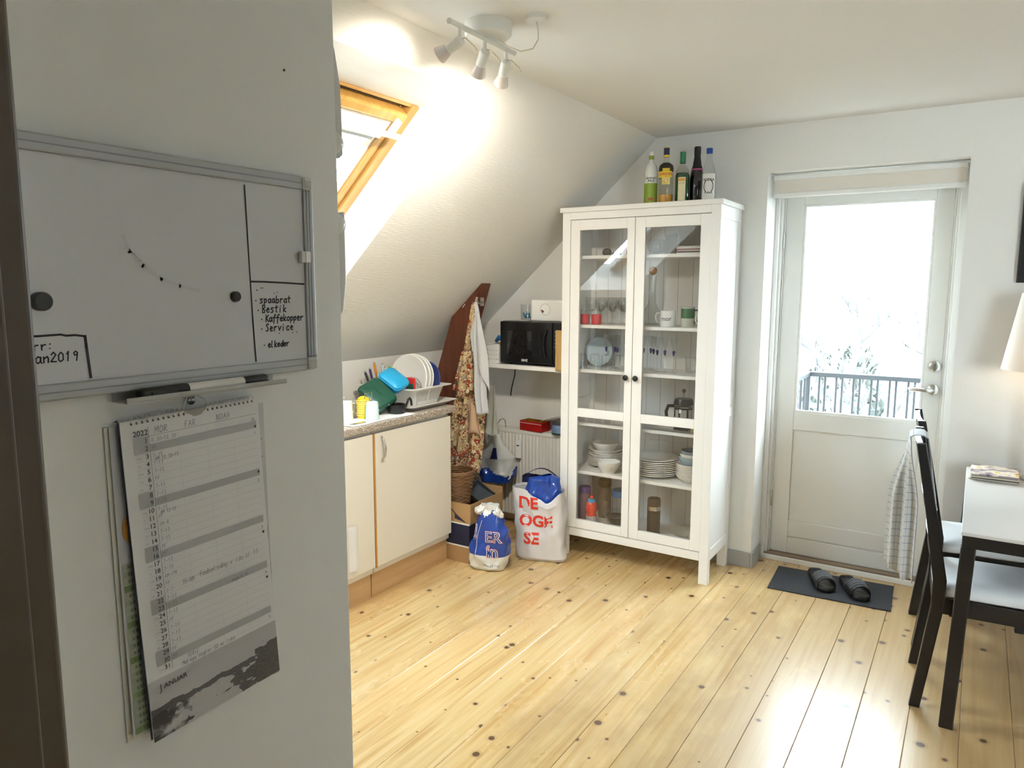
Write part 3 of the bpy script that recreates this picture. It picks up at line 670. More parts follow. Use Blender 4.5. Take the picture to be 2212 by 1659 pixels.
MB().tube([(-.05, 0, .125), (-.085, 0, .122), (-.097, 0, .09), (-.092, 0, .05), (-.07, 0, .02), (-.052, 0, .016)], .009, 10).build('handle', M_black, t, smooth=True)
MB().box(-.006, .006, -.0515, -.0505, .095, .115).build('badge', M_whitegloss, t)
o = MB().box(-.03, .03, -.022, .022, 0, .03).build('butter_box', mat('pale_yellow_box', (.80, .72, .38), .5), bevel=.004); o.location = (-1.205, 3.715, top_of(3)); tag(o, 'pale yellow box beside the coffee press', 'box')
o = lathe_obj('glass_bowl', bowl_prof(.06, .065, .002, .6), M_drinkglass); o.location = (-1.478, 3.76, top_of(3)); tag(o, 'clear glass bowl beside the coffee press handle', 'bowl')
cup = [(0, 0), (.018, 0), (.02, .003), (.026, .05), (.0245, .05), (.0185, .004), (0, .003)]
f = None
for k in range(8):
    if f is None: f = lathe_obj('shot_glass', cup, M_drinkglass, n=16); tag(f, 'small clear glass on the shelf behind the door knob', 'glass', 'small glasses on the fourth shelf'); o = f
    else: o = f.copy(); COL.objects.link(o)
    o.location = (-1.885+.054*(k % 5)+(.02 if k > 4 else 0), 3.72+(.06 if k > 4 else 0), top_of(3))
# third shelf: glass plates, upturned glasses, liqueur glasses with blue beads
def disc_standing(name, R, m, loc, tilt, label, cat='plate'):
    o = lathe_obj(name, plate_prof(R, .012, .003), m); o.location = loc; o.rotation_euler = (PI/2-tilt, 0, 0); return tag(o, label, cat)
disc_standing('glass_plate', .105, M_drinkglass, (-1.83, 3.93, top_of(2)+.107), .14, 'large clear glass plate standing against the cabinet back')
disc_standing('glass_plate', .085, mat('frosted_blue_glass', (.60, .72, .80), .2), (-1.855, 3.88, top_of(2)+.085), .14, 'frosted blue glass plate standing in the cabinet')
wineg = [(0, 0), (.030, 0), (.030, .002), (.006, .006), (.0035, .012), (.0035, .06), (.012, .068), (.03, .088), (.034, .115), (.029, .15), (.028, .15), (.033, .115), (.029, .09), (.010, .071), (0, .07)]
tum = [(0, 0), (.026, 0), (.028, .004), (.034, .085), (.033, .085), (.027, .005), (0, .005)]
f = None
for k in range(4):
    if f is None: f = lathe_obj('tumbler', tum, M_drinkglass, n=20); tag(f, 'upturned clear tumbler before the glass plates', 'glass', 'upturned tumblers on the third shelf'); o = f
    else: o = f.copy(); COL.objects.link(o)
    o.location = (-1.885+.078*k, 3.71+.01*(k % 2), top_of(2)+.086); o.rotation_euler = (PI, 0, 0)
def snaps(x, y, z, first=[None]):
    if first[0] is None:
        t = thing('liqueur_glass', 'slender liqueur glass with a cobalt blue bead stem', 'glass', (0, 0, 0), 0, 'blue-stemmed liqueur glasses'); first[0] = t
        lathe_obj('foot', [(0, 0), (.02, 0), (.02, .0015), (.003, .004), (.0022, .01), (.0022, .09), (0, .09)], M_drinkglass, t, 16)
        lathe_obj('bead', [(0, .09), (.004, .092), (.0075, .108), (.008, .114), (.005, .12), (0, .121)], mat('cobalt_glass', (.015, .02, .16), .15), t, 12)
        lathe_obj('cup', [(.003, .12), (.012, .14), (.016, .165), (.0175, .19), (.0168, .19), (.015, .165), (.011, .142), (.003, .124)], M_drinkglass, t, 16)
    else: t = copy_tree(first[0], (0, 0, 0))
    t.location = (x, y, z)
for x, y in ((-1.79, 3.83), (-1.745, 3.85), (-1.712, 3.81), (-1.672, 3.85), (-1.63, 3.85), (-1.575, 3.86), (-1.535, 3.87), (-1.503, 3.83), (-1.462, 3.78), (-1.422, 3.79), (-1.365, 3.77)): snaps(x, y, top_of(2))
o = lathe_obj('tumbler', tum, M_drinkglass, n=20); o.location = (-1.29, 3.84, top_of(2)); tag(o, 'single upright clear tumbler beyond the last liqueur glass', 'glass')
# second shelf
f = None
for k, x in enumerate((-1.885, -1.812)):
    t = thing('red_glass', ['tall red-based glass standing against the cabinet side', 'tall red-based glass beside the one at the cabinet side'][k], 'glass', (x, 3.74, top_of(1)+.0003), 0, 'red based glasses')
    lathe_obj('glass', [(.0, 0), (.024, 0), (.027, .003), (.031, .085), (.030, .085), (.026, .004), (0, .004)], M_drinkglass, t, 20)
    lathe_obj('red_holder', [(0, -.0002), (.0245, -.0002), (.0278, .003), (.0300, .056), (.0286, .056), (.0268, .004), (0, .0035)], mat('red_glass_coat', (.60, .05, .06), .25), t, 20)
f = None
for k in range(9):
    if f is None: f = lathe_obj('wine_glass', wineg, M_drinkglass, n=20); tag(f, 'clear stemmed wine glass behind the red glasses', 'glass', 'wine glasses on the second shelf'); o = f
    else: o = f.copy(); COL.objects.link(o)
    o.location = (-1.893+.0695*(k % 5)+(.03 if k > 4 else 0), 3.83+(.07 if k > 4 else 0), top_of(1))
t = thing('decanter', 'clear glass decanter with a round wooden stopper', 'decanter', (-1.516, 3.82, top_of(1)))
lathe_obj('carafe', [(0, 0), (.05, 0), (.06, .01), (.062, .03), (.045, .075), (.022, .12), (.018, .2), (.022, .275), (.0205, .275), (.0165, .2), (.02, .12), (.043, .076), (.059, .03), (.057, .012), (0, .004)], M_drinkglass, t)
MB().ball((0, 0, .298), .023, 20).build('stopper', mat('beech_ball', (.45, .24, .10), .5, vary=.15, vscale=40), t, smooth=True)
def mug(name, label, loc, R, h, m, handle_side, hm=None, text=None, rz=0):
    t = thing(name, label, 'mug', loc, rz)
    lathe_obj('cup', [(0, 0), (R*.9, 0), (R, .006), (R, h), (R-.004, h), (R-.004, .008), (0, .007)], m, t)
    s = handle_side
    MB().tube([(s*R*.98, 0, h*.82), (s*(R+.018), 0, h*.85), (s*(R+.027), 0, h*.6), (s*(R+.02), 0, h*.3), (s*R*.97, 0, h*.22)], .005, 8).build('handle', hm or m, t, smooth=True)
    if text:
        vs, fs = text_geo(text, .034, 'CENTER', .0004); MB().add(wrap(vs, R, h*.38, .0), fs).build('lettering', mat('grey_ink', (.13, .13, .13), .6), t)
    return t
mug('mug', 'white mug with grey lettering', (-1.395, 3.745, top_of(1)), .041, .085, M_porcelain, -1, text='mor', rz=.12)
t = mug('mug', 'white mug with green pattern and dark handle', (-1.305, 3.80, top_of(1)), .036, .105, mat('green_print_glaze', (.70, .70, .64), .25), 1, mat('dark_green', (.02, .05, .03), .3))
lathe_obj('green_print', [(.0362, .045), (.0364, .05), (.0364, .088), (.0362, .096)], mat('green_leaves', (.04, .16, .06), .4, vary=.9, vscale=50), t)
mug('mug', 'small plain white mug at the shelf end', (-1.20, 3.79, top_of(1)), .034, .075, M_porcelain, -1)
# top shelf
M_stone = mat('dark_stone', (.035, .038, .04), .5)
o = MB().lathe([(0, 0), (.022, .002), (.028, .018), (.02, .036), (0, .042)], 12, None, False, False).build('stone', M_stone, smooth=True); o.location = (-1.755, 3.74, top_of(0)); o.scale = (1, .8, 1); tag(o, 'tall dark pebble on the top shelf', 'stone')
o = MB().lathe([(0, 0), (.024, .002), (.027, .009), (.016, .018), (0, .02)], 12, None, False, False).build('stone', M_stone, smooth=True); o.location = (-1.695, 3.735, top_of(0)); o.scale = (1.05, .8, 1); tag(o, 'flat dark pebble beside the taller one', 'stone')
o = MB().lathe([(0, 0), (.010, 0), (.012, .03), (.006, .04), (0, .042)], 12, None, False, False).build('trinket', mat('red_trinket', (.5, .04, .05), .4), smooth=True); o.location = (-1.645, 3.78, top_of(0)); tag(o, 'tiny red trinket on the top shelf', 'ornament')
for k in range(6):
    ww = .11-.004*(k % 3); o = MB().box(-ww, ww, -.09, .09, 0, .006).build('booklet', mat('booklet_%d' % k, [(.80, .79, .75), (.16, .07, .09), (.72, .68, .64), (.35, .16, .17), (.82, .80, .76), (.70, .68, .66)][k], .5), bevel=.001)
    o.location = (-1.233+.002*(k % 2), 3.79-.003*k, top_of(0)+.0063*k); tag(o, ['white booklet at the bottom of the small pile', 'dark purple booklet second from the pile bottom', 'cream booklet in the middle of the pile', 'dull red booklet in the pile', 'white booklet near the pile top', 'pale grey booklet on top of the pile'][k], 'booklet')
o = MB().box(-.004, .004, -.075, .075, 0, .105).build('slate_board', mat('grey_slate', (.22, .215, .205), .6), bevel=.001); o.location = (-1.414, 3.80, top_of(0)+.0004); o.rotation_euler = (0, .06, .75); tag(o, 'thin grey board standing on the top shelf', 'board')
o = lathe_obj('glass_vase', [(0, 0), (.03, 0), (.045, .03), (.05, .06), (.04, .09), (.039, .09), (.048, .06), (.043, .03), (0, .005)], M_drinkglass); o.location = (-1.528, 3.890, top_of(0)); tag(o, 'clear glass vase behind the grey board', 'vase')

# ------------------------------------------------------------------ bottles on the cabinet
ZT = 1.9702
def tx(t, s, size, r, z, ang, m, bold=0, name='lettering'):
    vs, fs = text_geo(s, size, 'CENTER', bold); return MB().add(wrap(vs, r, z, ang), fs).build(name, m, t)
def arc_label(t, name, r, z0, z1, a0, a1, m, n=14, d=.0003):
    return MB().grid(lambda u, v: ((r+d)*math.sin(a0+(a1-a0)*u), -(r+d)*math.cos(a0+(a1-a0)*u), z0+(z1-z0)*v), n, 1).build(name, m, t, smooth=True)
M_ink = mat('black_ink', (.02, .02, .02), .5); M_inkred = mat('red_ink', (.55, .05, .03), .5)
VA = .36                                                            # labels turned towards the room
t = thing('liqueur_bottle', 'white and green liqueur bottle with white cap', 'bottle', (-1.513, 3.75, ZT))
gl = mat('milky_glass', (.80, .80, .76), .15, coat=.4); gg = mat('apple_green', (.24, .34, .03), .3)
lathe_obj('body', [(0, 0), (.033, 0), (.035, .004), (.035, .17), (.033, .19), (.024, .21), (.0135, .222), (.0128, .245), (0, .245)], gl, t)
lathe_obj('green_wrap', [(.0352, .004), (.0353, .005), (.0353, .112), (.0352, .113)], gg, t)
lathe_obj('neck_band', [(0, .236), (.0134, .236), (.0134, .256), (0, .256)], gg, t); lathe_obj('cap', [(0, .256), (.013, .256), (.013, .276), (0, .277)], M_whitegloss, t)
tx(t, 'GRANAT', .0155, .0353, .133, VA, M_ink, .0004); tx(t, '\u00c6BLE', .0155, .0353, .119, VA, M_ink, .0004)
arc_label(t, 'fruit_print', .0354, .022, .038, VA-.3, VA+.35, mat('pomegranate_red', (.45, .08, .05), .5, vary=.5, vscale=80))
M_gin = pane_mat('pale_gin_glass', (.96, .96, .88), 1.0)
t = thing('gin_bottle', 'clear gin bottle with yellow label and navy cap', 'bottle', (-1.430, 3.75, ZT))
lathe_obj('body', [(0, 0), (.036, 0), (.038, .004), (.038, .185), (.034, .2), (.018, .212), (.0145, .22), (.0145, .245), (0, .245)], M_gin, t)
MB().lathe([(0, .006), (.0372, .006), (.0372, .05), (0, .05)], 28, None, False, False).build('lower_label_band', mat('amber_band', (.60, .30, .05), .3), t, smooth=True, flat_angle=40)
lathe_obj('dark_shoulder', [(.0382, .185), (.0388, .17), (.0385, .187), (.0345, .201), (.02, .212)], mat('dark_shoulder_glass', (.03, .022, .015), .12), t)
yl = mat('yellow_label', (.78, .53, .04), .45); arc_label(t, 'label', .0384, .135, .168, -1.9, 1.2, yl, 24)
arc_label(t, 'label_crest', .0384, .168, .182, VA-.5, VA+.5, yl); arc_label(t, 'lower_label', .0384, .1, .135, VA-.55, VA+.55, mat('pale_yellow_label', (.75, .62, .22), .45))
MB().add([((.039)*math.sin(VA+.3*math.cos(a)), -.039*math.cos(VA+.3*math.cos(a)), .118+.013*math.sin(a)) for a in [k*PI/8 for k in range(16)]], [tuple(range(16))]).build('seal', mat('orange_seal', (.75, .30, .06), .5), t)
tx(t, "GORDON'S", .0165, .0386, .147, VA, M_inkred, .0005); tx(t, 'GIN', .008, .0386, .138, VA, M_inkred)
lathe_obj('neck_label', [(0, .243), (.0155, .243), (.0155, .252), (0, .252)], yl, t); lathe_obj('cap', [(0, .252), (.0150, .252), (.0150, .287), (0, .288)], mat('navy_cap', (.01, .015, .07), .3), t); lathe_obj('cap_rim', [(0, .288), (.0152, .288), (.0152, .291), (0, .291)], yl, t)
t = thing('bitters_bottle', 'dark green bottle with cream label and green screw cap', 'bottle', (-1.345, 3.76, ZT))
lathe_obj('body', [(0, 0), (.033, 0), (.036, .004), (.036, .14), (.030, .155)], mat('bottle_green', (.004, .05, .018), .1, coat=.5), t)
lathe_obj('clear_shoulder', [(.036, .14), (.034, .165), (.02, .19), (.013, .2), (.013, .225), (0, .225)], M_drinkglass, t)
arc_label(t, 'label', .0362, .014, .132, VA-.62, VA+.45, mat('cream_label', (.75, .66, .42), .35, vary=.12, vscale=40)); arc_label(t, 'label_band', .0364, .112, .128, VA-.55, VA+.4, mat('orange_band', (.65, .33, .06), .4))
tx(t, 'BITTER', .009, .0366, .098, VA-.08, M_inkred)
lathe_obj('cap', [(0, .205), (.0145, .205), (.0150, .262), (0, .263)], mat('green_cap', (.02, .17, .08), .35), t)
t = thing('wine_bottle', 'black sparkling wine bottle with a pink foil line', 'bottle', (-1.289, 3.82, ZT))
dk = mat('black_bottle_glass', (.008, .006, .010), .08, coat=.6)
lathe_obj('body', [(0, 0), (.036, 0), (.039, .005), (.039, .125), (.034, .155), (.022, .2), (.0165, .235), (0, .24)], dk, t)
lathe_obj('foil', [(.0300, .176), (.023, .198), (.0165, .24), (.0175, .262), (.0175, .285), (.016, .292), (0, .294)], mat('black_foil', (.02, .018, .02), .35, .3), t); lathe_obj('foil_line', [(.0309, .173), (.0309, .176), (.029, .18), (.029, .17)], mat('pink_line', (.60, .12, .30), .4), t)
t = thing('vodka_bottle', 'clear vodka bottle with white label and blue cap', 'bottle', (-1.208, 3.765, ZT))
lathe_obj('body', [(0, 0), (.033, 0), (.036, .004), (.036, .14), (.030, .165), (.018, .2), (.0135, .222), (.0135, .245), (0, .245)], M_drinkglass, t)
arc_label(t, 'label', .0363, .012, .14, VA-1.0, VA+.95, mat('white_label', (.80, .78, .74), .5), 20)
tx(t, 'VODKA', .0165, .0366, .104, VA-.05, M_ink, .0006); tx(t, 'VODKA', .0110, .0366, .042, VA-.05, M_ink, .0005)
MB().add([(.0367*math.sin(VA-.05+.42*math.cos(a)), -.0367*math.cos(VA-.05+.42*math.cos(a)), .076+.017*math.sin(a)) for a in [k*PI/8 for k in range(16)]], [tuple(range(16))]).build('emblem', mat('russet_emblem', (.50, .22, .16), .5, vary=.4, vscale=120), t)
ring = MB()
for sgn in (-1, 1):
    ring.grid(lambda u, v: (.0367*math.sin(VA-.05+sgn*(.58+.12*v)*math.cos((u-.5)*2.0)), -.0367*math.cos(VA-.05+sgn*(.58+.12*v)*math.cos((u-.5)*2.0)), .078+(.030+.006*v)*math.sin((u-.5)*2.0)), 10, 1)
ring.build('emblem_ring', M_ink, t)
lathe_obj('cap', [(0, .243), (.0155, .243), (.0155, .265), (.015, .268), (0, .268)], mat('royal_blue_cap', (.01, .05, .32), .35), t)

# ------------------------------------------------------------------ kitchen base units
M_front = mat('cream_laminate', (.80, .76, .68), .4)
def speckle():
    m, nt, b = newmat('granite_laminate', .35)
    tc = N(nt, 'ShaderNodeTexCoord'); v = N(nt, 'ShaderNodeTexVoronoi'); v.inputs['Scale'].default_value = 330; nt.links.new(tc.outputs['Object'], v.inputs['Vector'])
    sc = N(nt, 'ShaderNodeSeparateColor'); nt.links.new(v.outputs['Color'], sc.inputs[0])
    r = ramp(nt, [(0, (.16, .12, .09)), (.3, (.36, .29, .23)), (.6, (.58, .50, .42)), (.85, (.74, .68, .60))], 'CONSTANT'); nt.links.new(sc.outputs[0], r.inputs[0]); nt.links.new(r.outputs[0], b.inputs['Base Color'])
    return m
M_top = speckle()
def unit(label, y0, y1, knob_y, z0=.165, z1=.852):
    t = thing('base_cabinet', label, 'cabinet', (-2.66, (y0+y1)/2, 0)); yc = (y0+y1)/2
    MB().box(-.255, .217, y0-yc, y1-yc, .13, .850).build('body', M_front, t, bevel=.001)
    d = MB().box(.218, .238, y0-yc+.005, y1-yc-.002, z0, .835).build('door', M_front, t, bevel=.002)
    MB().box(.218, .2385, y0-yc-.006, y0-yc+.0045, z0-.004, .835).build('door_edge', M_edge, t)
    MB().tube([(.238, knob_y-yc, .815), (.252, knob_y-yc, .80), (.262, knob_y-yc+.004, .76), (.258, knob_y-yc+.004, .72), (.238, knob_y-yc, .69)], [.004, .005, .0055, .005, .004], 10).build('handle', M_chrome, d, smooth=True)
    MB().box(-.25, .200, y0-yc, y1-yc, 0, .128).build('plinth', M_plinth, t)
unit('cream base cabinet at the counter end with curved handle', 2.575, 3.185, 2.625)
unit('cream base cabinet further along under the cloth', 1.97, 2.567, 2.02)
unit('cream base cabinet hidden past the partition', 1.40, 1.962, 1.45)
wt = MB().box(-2.917, -2.405, 1.40, 3.215, .853, .890).build('worktop', M_top, bevel=.007, seg=3); tag(wt, 'speckled brown and grey laminate worktop', 'worktop')
# paper taped to the cabinet door near the partition
o = MB().sheet(lambda u, v: (-2.4205+.012*math.sin(u*3), 2.385+.06*u, .42-.22*v), 6, 6, .0006).build('paper_sheet', mat('pale_paper', (.80, .80, .82), .7)); tag(o, 'pale paper sheet hanging on the cabinet front by the partition', 'paper')

# ------------------------------------------------------------------ things on the worktop
ZC = .8903
M_rack = mat('white_rack_plastic', (.84, .83, .80), .35)
# drip tray
RXc, RYc = -2.665, 3.085
t = thing('drip_tray', 'pale plastic drip tray under the dish rack', 'tray', (RXc, RYc, ZC))
def rrect(w, d, r=.03, n=5):
    pts = []
    for cx, cy, a0 in ((w-r, d-r, 0), (-w+r, d-r, PI/2), (-w+r, -d+r, PI), (w-r, -d+r, 3*PI/2)):
        for k in range(n+1): a = a0+PI/2*k/n; pts.append((cx+r*math.cos(a), cy+r*math.sin(a)))
    return pts
def loft(mb, rings, closed_bottom=True, closed_top=False):
    n = len(rings[0]); v = [p for r in rings for p in r]; f = []
    for i in range(len(rings)-1):
        for k in range(n): k2 = (k+1) % n; f.append((i*n+k, i*n+k2, (i+1)*n+k2, (i+1)*n+k))
    if closed_bottom: f.append(tuple(range(n-1, -1, -1)))
    if closed_top: f.append(tuple((len(rings)-1)*n+k for k in range(n)))
    return mb.add(v, f)
def ring(w, d, z, r=.03): return [(x, y, z) for x, y in rrect(w, d, r)]
loft(MB(), [ring(.18, .145, .0), ring(.185, .15, .004), ring(.205, .195, .022), ring(.222, .205, .024), ring(.222, .205, .026), ring(.2, .19, .024), ring(.183, .148, .007), ring(.1, .1, .006)], True, True).build('basin', mat('frosted_tray', (.78, .75, .71), .35), t, smooth=True, flat_angle=40)
# dish rack with slotted sides
t = thing('dish_rack', 'white plastic dish rack with slotted sides', 'dish rack', (RXc, RYc, ZC+.0075))
zr = .105
loft(MB(), [ring(.150, .105, .0), ring(.155, .108, .004), ring(.178, .14, zr-.006), ring(.205, .178, zr-.004), ring(.207, .18, zr), ring(.176, .138, zr), ring(.152, .104, .006), ring(.05, .05, .005)], True, True).build('basket', M_rack, t, smooth=True, flat_angle=45)
M_slot = mat('slot_gap', (.20, .17, .15), .8)
for k in range(16):
    yy = -.085+.0105*k if k < 8 else -.085+.0105*k+.012
    a = Vector((.1545, yy*1.0, .010)); b_ = Vector((.1772, yy*1.25, zr-.014)); o_ = Vector((.0012, 0, 0))
    MB().add([a+o_+Vector((0, -.0017, 0)), a+o_+Vector((0, .0017, 0)), b_+o_+Vector((0, .0017, 0)), b_+o_+Vector((0, -.0017, 0))], [(0, 1, 2, 3)]).build('slot', M_slot, t)
def standing(name, prof, m, loc, yaw, tilt, label, cat='plate', grp=None):
    o = lathe_obj(name, prof, m); o.location = loc; o.rotation_euler = Euler((PI/2-tilt, 0, yaw)); return tag(o, label, cat, grp)
for k, (R, lb) in enumerate(((.134, 'large white dinner plate standing in the dish rack'), (.134, 'white plate behind the large front plate in the rack'), (.130, 'third white plate standing in the dish rack'))):
    standing('rack_plate', plate_prof(R, .018), M_porcelain, (-2.622, 3.084+.031*k, ZC+.0145+R), 0, .14, lb)
t_ = standing('rack_plate', plate_prof(.112, .018), mat('cobalt_plate', (.035, .06, .26), .2), (-2.604, 3.203, ZC+.0145+.110), 0, .20, 'cobalt blue plate at the back of the dish rack')
o = standing('saucepan_cover', [(0, .02), (.05, .016), (.066, .006), (.07, .0), (.073, .0), (.073, .006), (.068, .010), (.05, .02), (0, .024)], M_drinkglass, (-2.585, 3.050, ZC+.0145+.0745), 0, .14, 'round glass pot lid with steel rim leaning on plates', 'pot lid')
lr = MB().lathe([(.0725, -.001), (.0745, -.001), (.0745, .006), (.0725, .006)], 28, None, False, False).build('steel_rim', M_chrome, o, smooth=True, flat_angle=40)
MB().cyl((0, 0, .02), (0, 0, .033), .012).build('knob', M_black, o)
# lunch boxes
def lunchbox(name, label, cat, w, d, h, m, loc, rot, r=.03, dome=.01):
    t = thing(name, label, cat, loc); t.rotation_euler = rot
    loft(MB(), [ring(w*.86, d*.86, 0, r), ring(w*.93, d*.93, .004, r), ring(w*.97, d*.97, h*.55, r), ring(w*.99, d*.99, h*.58, r), ring(w, d, h*.6, r), ring(w, d, h*.72, r), ring(w*.97, d*.97, h*.74, r)], True, True).build('tub', m, t, smooth=True, flat_angle=35)
    loft(MB(), [ring(w*.97, d*.97, h*.742, r), ring(w*.96, d*.96, h*.9, r), ring(w*.90, d*.90, h, r), ring(w*.4, d*.4, h+dome, r*.5)], True, True).build('lid', m, t, smooth=True, flat_angle=35)
    return t
M_cyan = mat('cyan_plastic', (.02, .36, .66), .35); M_green = mat('bottle_green_plastic', (.008, .075, .045), .22, coat=.3)
lunchbox('lunch_box', 'bright cyan plastic box tipped on the dish rack corner', 'lunch box', .072, .062, .05, M_cyan, (-2.585, 2.890, ZC+.141), (.35, .60, .25))
t = lunchbox('lunch_box', 'dark green plastic lunch box tipped over the pot', 'lunch box', .088, .068, .07, M_green, (-2.600, 2.785, ZC+.068), (.50, .65, .10), .022)
MB().box(-.089, .089, -.003, .003, .0535, .0555).build('lid_seam', mat('pale_green_seam', (.35, .5, .42), .4), t)
MB().box(-.03, .03, -.003, .003, .0715, .0835).build('lid_rib', M_green, t)
# things inside the rack
o = MB().box(-.008, .008, -.050, .050, 0, .152).build('red_board', mat('red_rack_plastic', (.62, .025, .02), .3), bevel=.007, seg=3); o.location = (-2.572, 3.0048, ZC+.0137); o.rotation_euler = (0, 0, PI/2); tag(o, 'red plastic piece standing in the dish rack', 'utensil')
o = MB().box(-.006, .006, -.042, .042, 0, .122).build('green_lid', M_green, bevel=.005, seg=3); o.location = (-2.565, 2.9905, ZC+.0142); o.rotation_euler = (0, 0, PI/2); tag(o, 'dark green lid standing beside the red piece', 'lid')
# black pot with handle under the boxes
t = thing('saucepan', 'black pot with a looped handle on the cloth', 'pot', (-2.503, 2.830, ZC+.0035))
lathe_obj('pot', [(0, 0), (.043, 0), (.046, .006), (.048, .046), (.045, .046), (.043, .008), (0, .007)], M_black, t)
MB().tube([(.034, .033, .030), (.040, .038, .050), (.043, .044, .068), (.044, .055, .074), (.045, .064, .062), (.045, .068, .034)], .006, 10).build('handle', M_blackmatte, t, smooth=True)
# yellow grater, cups
t = thing('grater_cup', 'yellow ribbed plastic strainer standing on the cloth', 'strainer', (-2.545, 2.634, ZC+.0035))
lathe_obj('body', [(0, 0), (.032, 0), (.033, .03), (.034, .075), (.028, .098), (.012, .108), (0, .11)], mat('yellow_plastic', (.80, .58, .03), .4), t)
rb = MB()
for k in range(9): rb.lathe([(.0342, .012+.009*k), (.0352, .014+.009*k), (.0352, .017+.009*k), (.0342, .019+.009*k)], 24, None, False, False)
rb.build('ribs', mat('yellow_rib', (.86, .68, .12), .4), t, smooth=True)
MB().tube([(.03, -.02, .1), (.03, -.02, .125), (.03, .03, .125), (.03, .03, .06)], .002, 6).build('wire_handle', M_chrome, t)
o = lathe_obj('beaker', [(0, .088), (.026, .088), (.029, .084), (.034, .0), (.032, 0), (.027, .082), (0, .084)], mat('pale_aqua_plastic', (.62, .78, .78), .35)); o.location = (-2.475, 2.622, ZC+.0035); tag(o, 'pale aqua beaker upside down on the cloth', 'cup')
o = lathe_obj('mug', [(0, .09), (.03, .09), (.036, .085), (.038, 0), (.035, 0), (.034, .083), (0, .085)], M_porcelain); o.location = (-2.60, 2.565, ZC+.0035); tag(o, 'white mug upside down near the partition', 'mug')
MB().tube([(0, .036, .07), (0, .062, .068), (0, .062, .03), (0, .037, .02)], .006, 8).build('handle', M_porcelain, o, smooth=True)
for k in range(3):
    o = lathe_obj('stacked_cup', [(0, 0), (.026, 0), (.036, .05), (.0345, .05), (.025, .004), (0, .004)], M_porcelain); o.location = (-2.68, 2.60, ZC+.0035+.022*k); tag(o, ['lowest of the stacked white cups behind the mug', 'middle of the stacked white cups behind the mug', 'topmost of the stacked white cups behind the mug'][k], 'cup')
o = MB().sheet(lambda u, v: (-2.425-.15*v+.01*math.sin(u*9+v*4)+.012*u, 2.43+.44*u+.006*math.sin(v*8), ZC+.0020+.0008*math.sin(u*25)*math.sin(v*14)), 40, 16, .0012).build('dish_cloth', mat('white_cotton', (.84, .84, .84), .85, bump=.3, bscale=400)); tag(o, 'white dish cloth spread along the worktop edge', 'cloth')
o = MB().sheet(lambda u, v: (-2.445-.028*v, 2.462+.09*u, ZC+.0046+.0008*math.sin(u*7)), 8, 4, .001).build('fork_strip', M_chrome); tag(o, 'flat steel utensil lying on the dish cloth', 'utensil')
# cutlery standing in the end of the rack
M_or = mat('orange_handle', (.68, .27, .02), .35); M_pu = mat('purple_handle', (.06, .035, .14), .35); M_gn = mat('lime_handle', (.20, .50, .06), .35); M_lb = mat('pale_blue_handle', (.55, .63, .68), .35); M_bk = mat('dark_handle', (.03, .03, .05), .35)
cut = [(M_bk, -.028, -.03, -.30, .02, 'dark-handled knife leaning lowest in the dish rack'), (M_pu, -.02, -.012, -.22, .035, 'purple-handled fork in the dish rack'), (M_or, -.012, .012, -.16, .062, 'tall orange-handled fork in the dish rack'),
       (M_lb, .0, -.02, -.05, .008, 'short pale blue spoon in the dish rack'), (M_lb, .005, .012, -.02, .055, 'long pale blue knife in the dish rack'), (M_gn, .015, .02, .12, .05, 'lime green handled fork in the dish rack'), (M_lb, .018, -.01, .06, .04, 'pale blue handled fork beside the lime one'), (M_or, .03, -.008, .30, .035, 'orange-handled spoon leaning outward in the rack')]
for (m_, dx, dy, tl, ex, lb) in cut:
    t = thing('cutlery', lb, 'cutlery', (-2.775+dx*1.2, 3.020+dy*.7, ZC+.0145)); t.rotation_euler = (-tl*.7, tl*.7, 0)
    MB().tube([(0, 0, 0), (0, 0, .090)], .003, 6).build('shaft', M_chrome, t, smooth=True)
    MB().tube([(0, 0, .085), (0, 0, .095), (0, 0, .120+ex*.5), (0, 0, .145+ex), (0, 0, .152+ex)], [.004, .0055, .0065, .0075, .005], 10).build('grip', m_, t, smooth=True)
    MB().ball((0, 0, .155+ex), .0065, 10).build('end_cap', M_chrome, t, smooth=True)
# tap spout glimpsed by the partition
t = thing('small_bottle', 'small black and white bottle at the back of the worktop', 'bottle', (-2.84, 2.70, ZC))
lathe_obj('body', [(0, 0), (.022, 0), (.024, .004), (.024, .06), (.012, .08), (0, .081)], M_black, t); lathe_obj('cap', [(0, .081), (.011, .081), (.011, .1), (0, .101)], M_porcelain, t)

# ------------------------------------------------------------------ slanting roof strut with hooks
st = MB()
def stx(z): return -2.672+(z-1.365)*.345
zb, ztop = .0, 1.62
def sq(z, y): return [(stx(z), y, z), (stx(z)+.165, y, z)]
st.add([(stx(0), 3.53, 0), (stx(0)+.165, 3.53, 0), (-2.452, 3.53, slope_z(-2.452)-.002), (-2.672, 3.53, slope_z(-2.672)-.002), (stx(0), 3.63, 0), (stx(0)+.165, 3.63, 0), (-2.452, 3.63, slope_z(-2.452)-.002), (-2.672, 3.63, slope_z(-2.672)-.002)],
       [(0, 1, 2, 3), (7, 6, 5, 4), (1, 0, 4, 5), (2, 1, 5, 6), (3, 2, 6, 7), (0, 3, 7, 4)])
for i, v in enumerate(st.v):                                  # foot ends at the knee wall
    pass
st_o = st.build('roof_strut', M_beam, bevel=.003); struct(st_o)
MB().box(-.003, .003, -.0008, .0, -.02, .02).build('paint_chip', M_whitepaint, st_o).matrix_local = T(-2.555, 3.5298, 1.475) @ Matrix.Rotation(.6, 4, 'Y')
MB().box(-.002, .002, -.0008, .0, -.014, .014).build('paint_chip', M_whitepaint, st_o).matrix_local = T(-2.58, 3.5298, 1.43) @ Matrix.Rotation(.7, 4, 'Y')
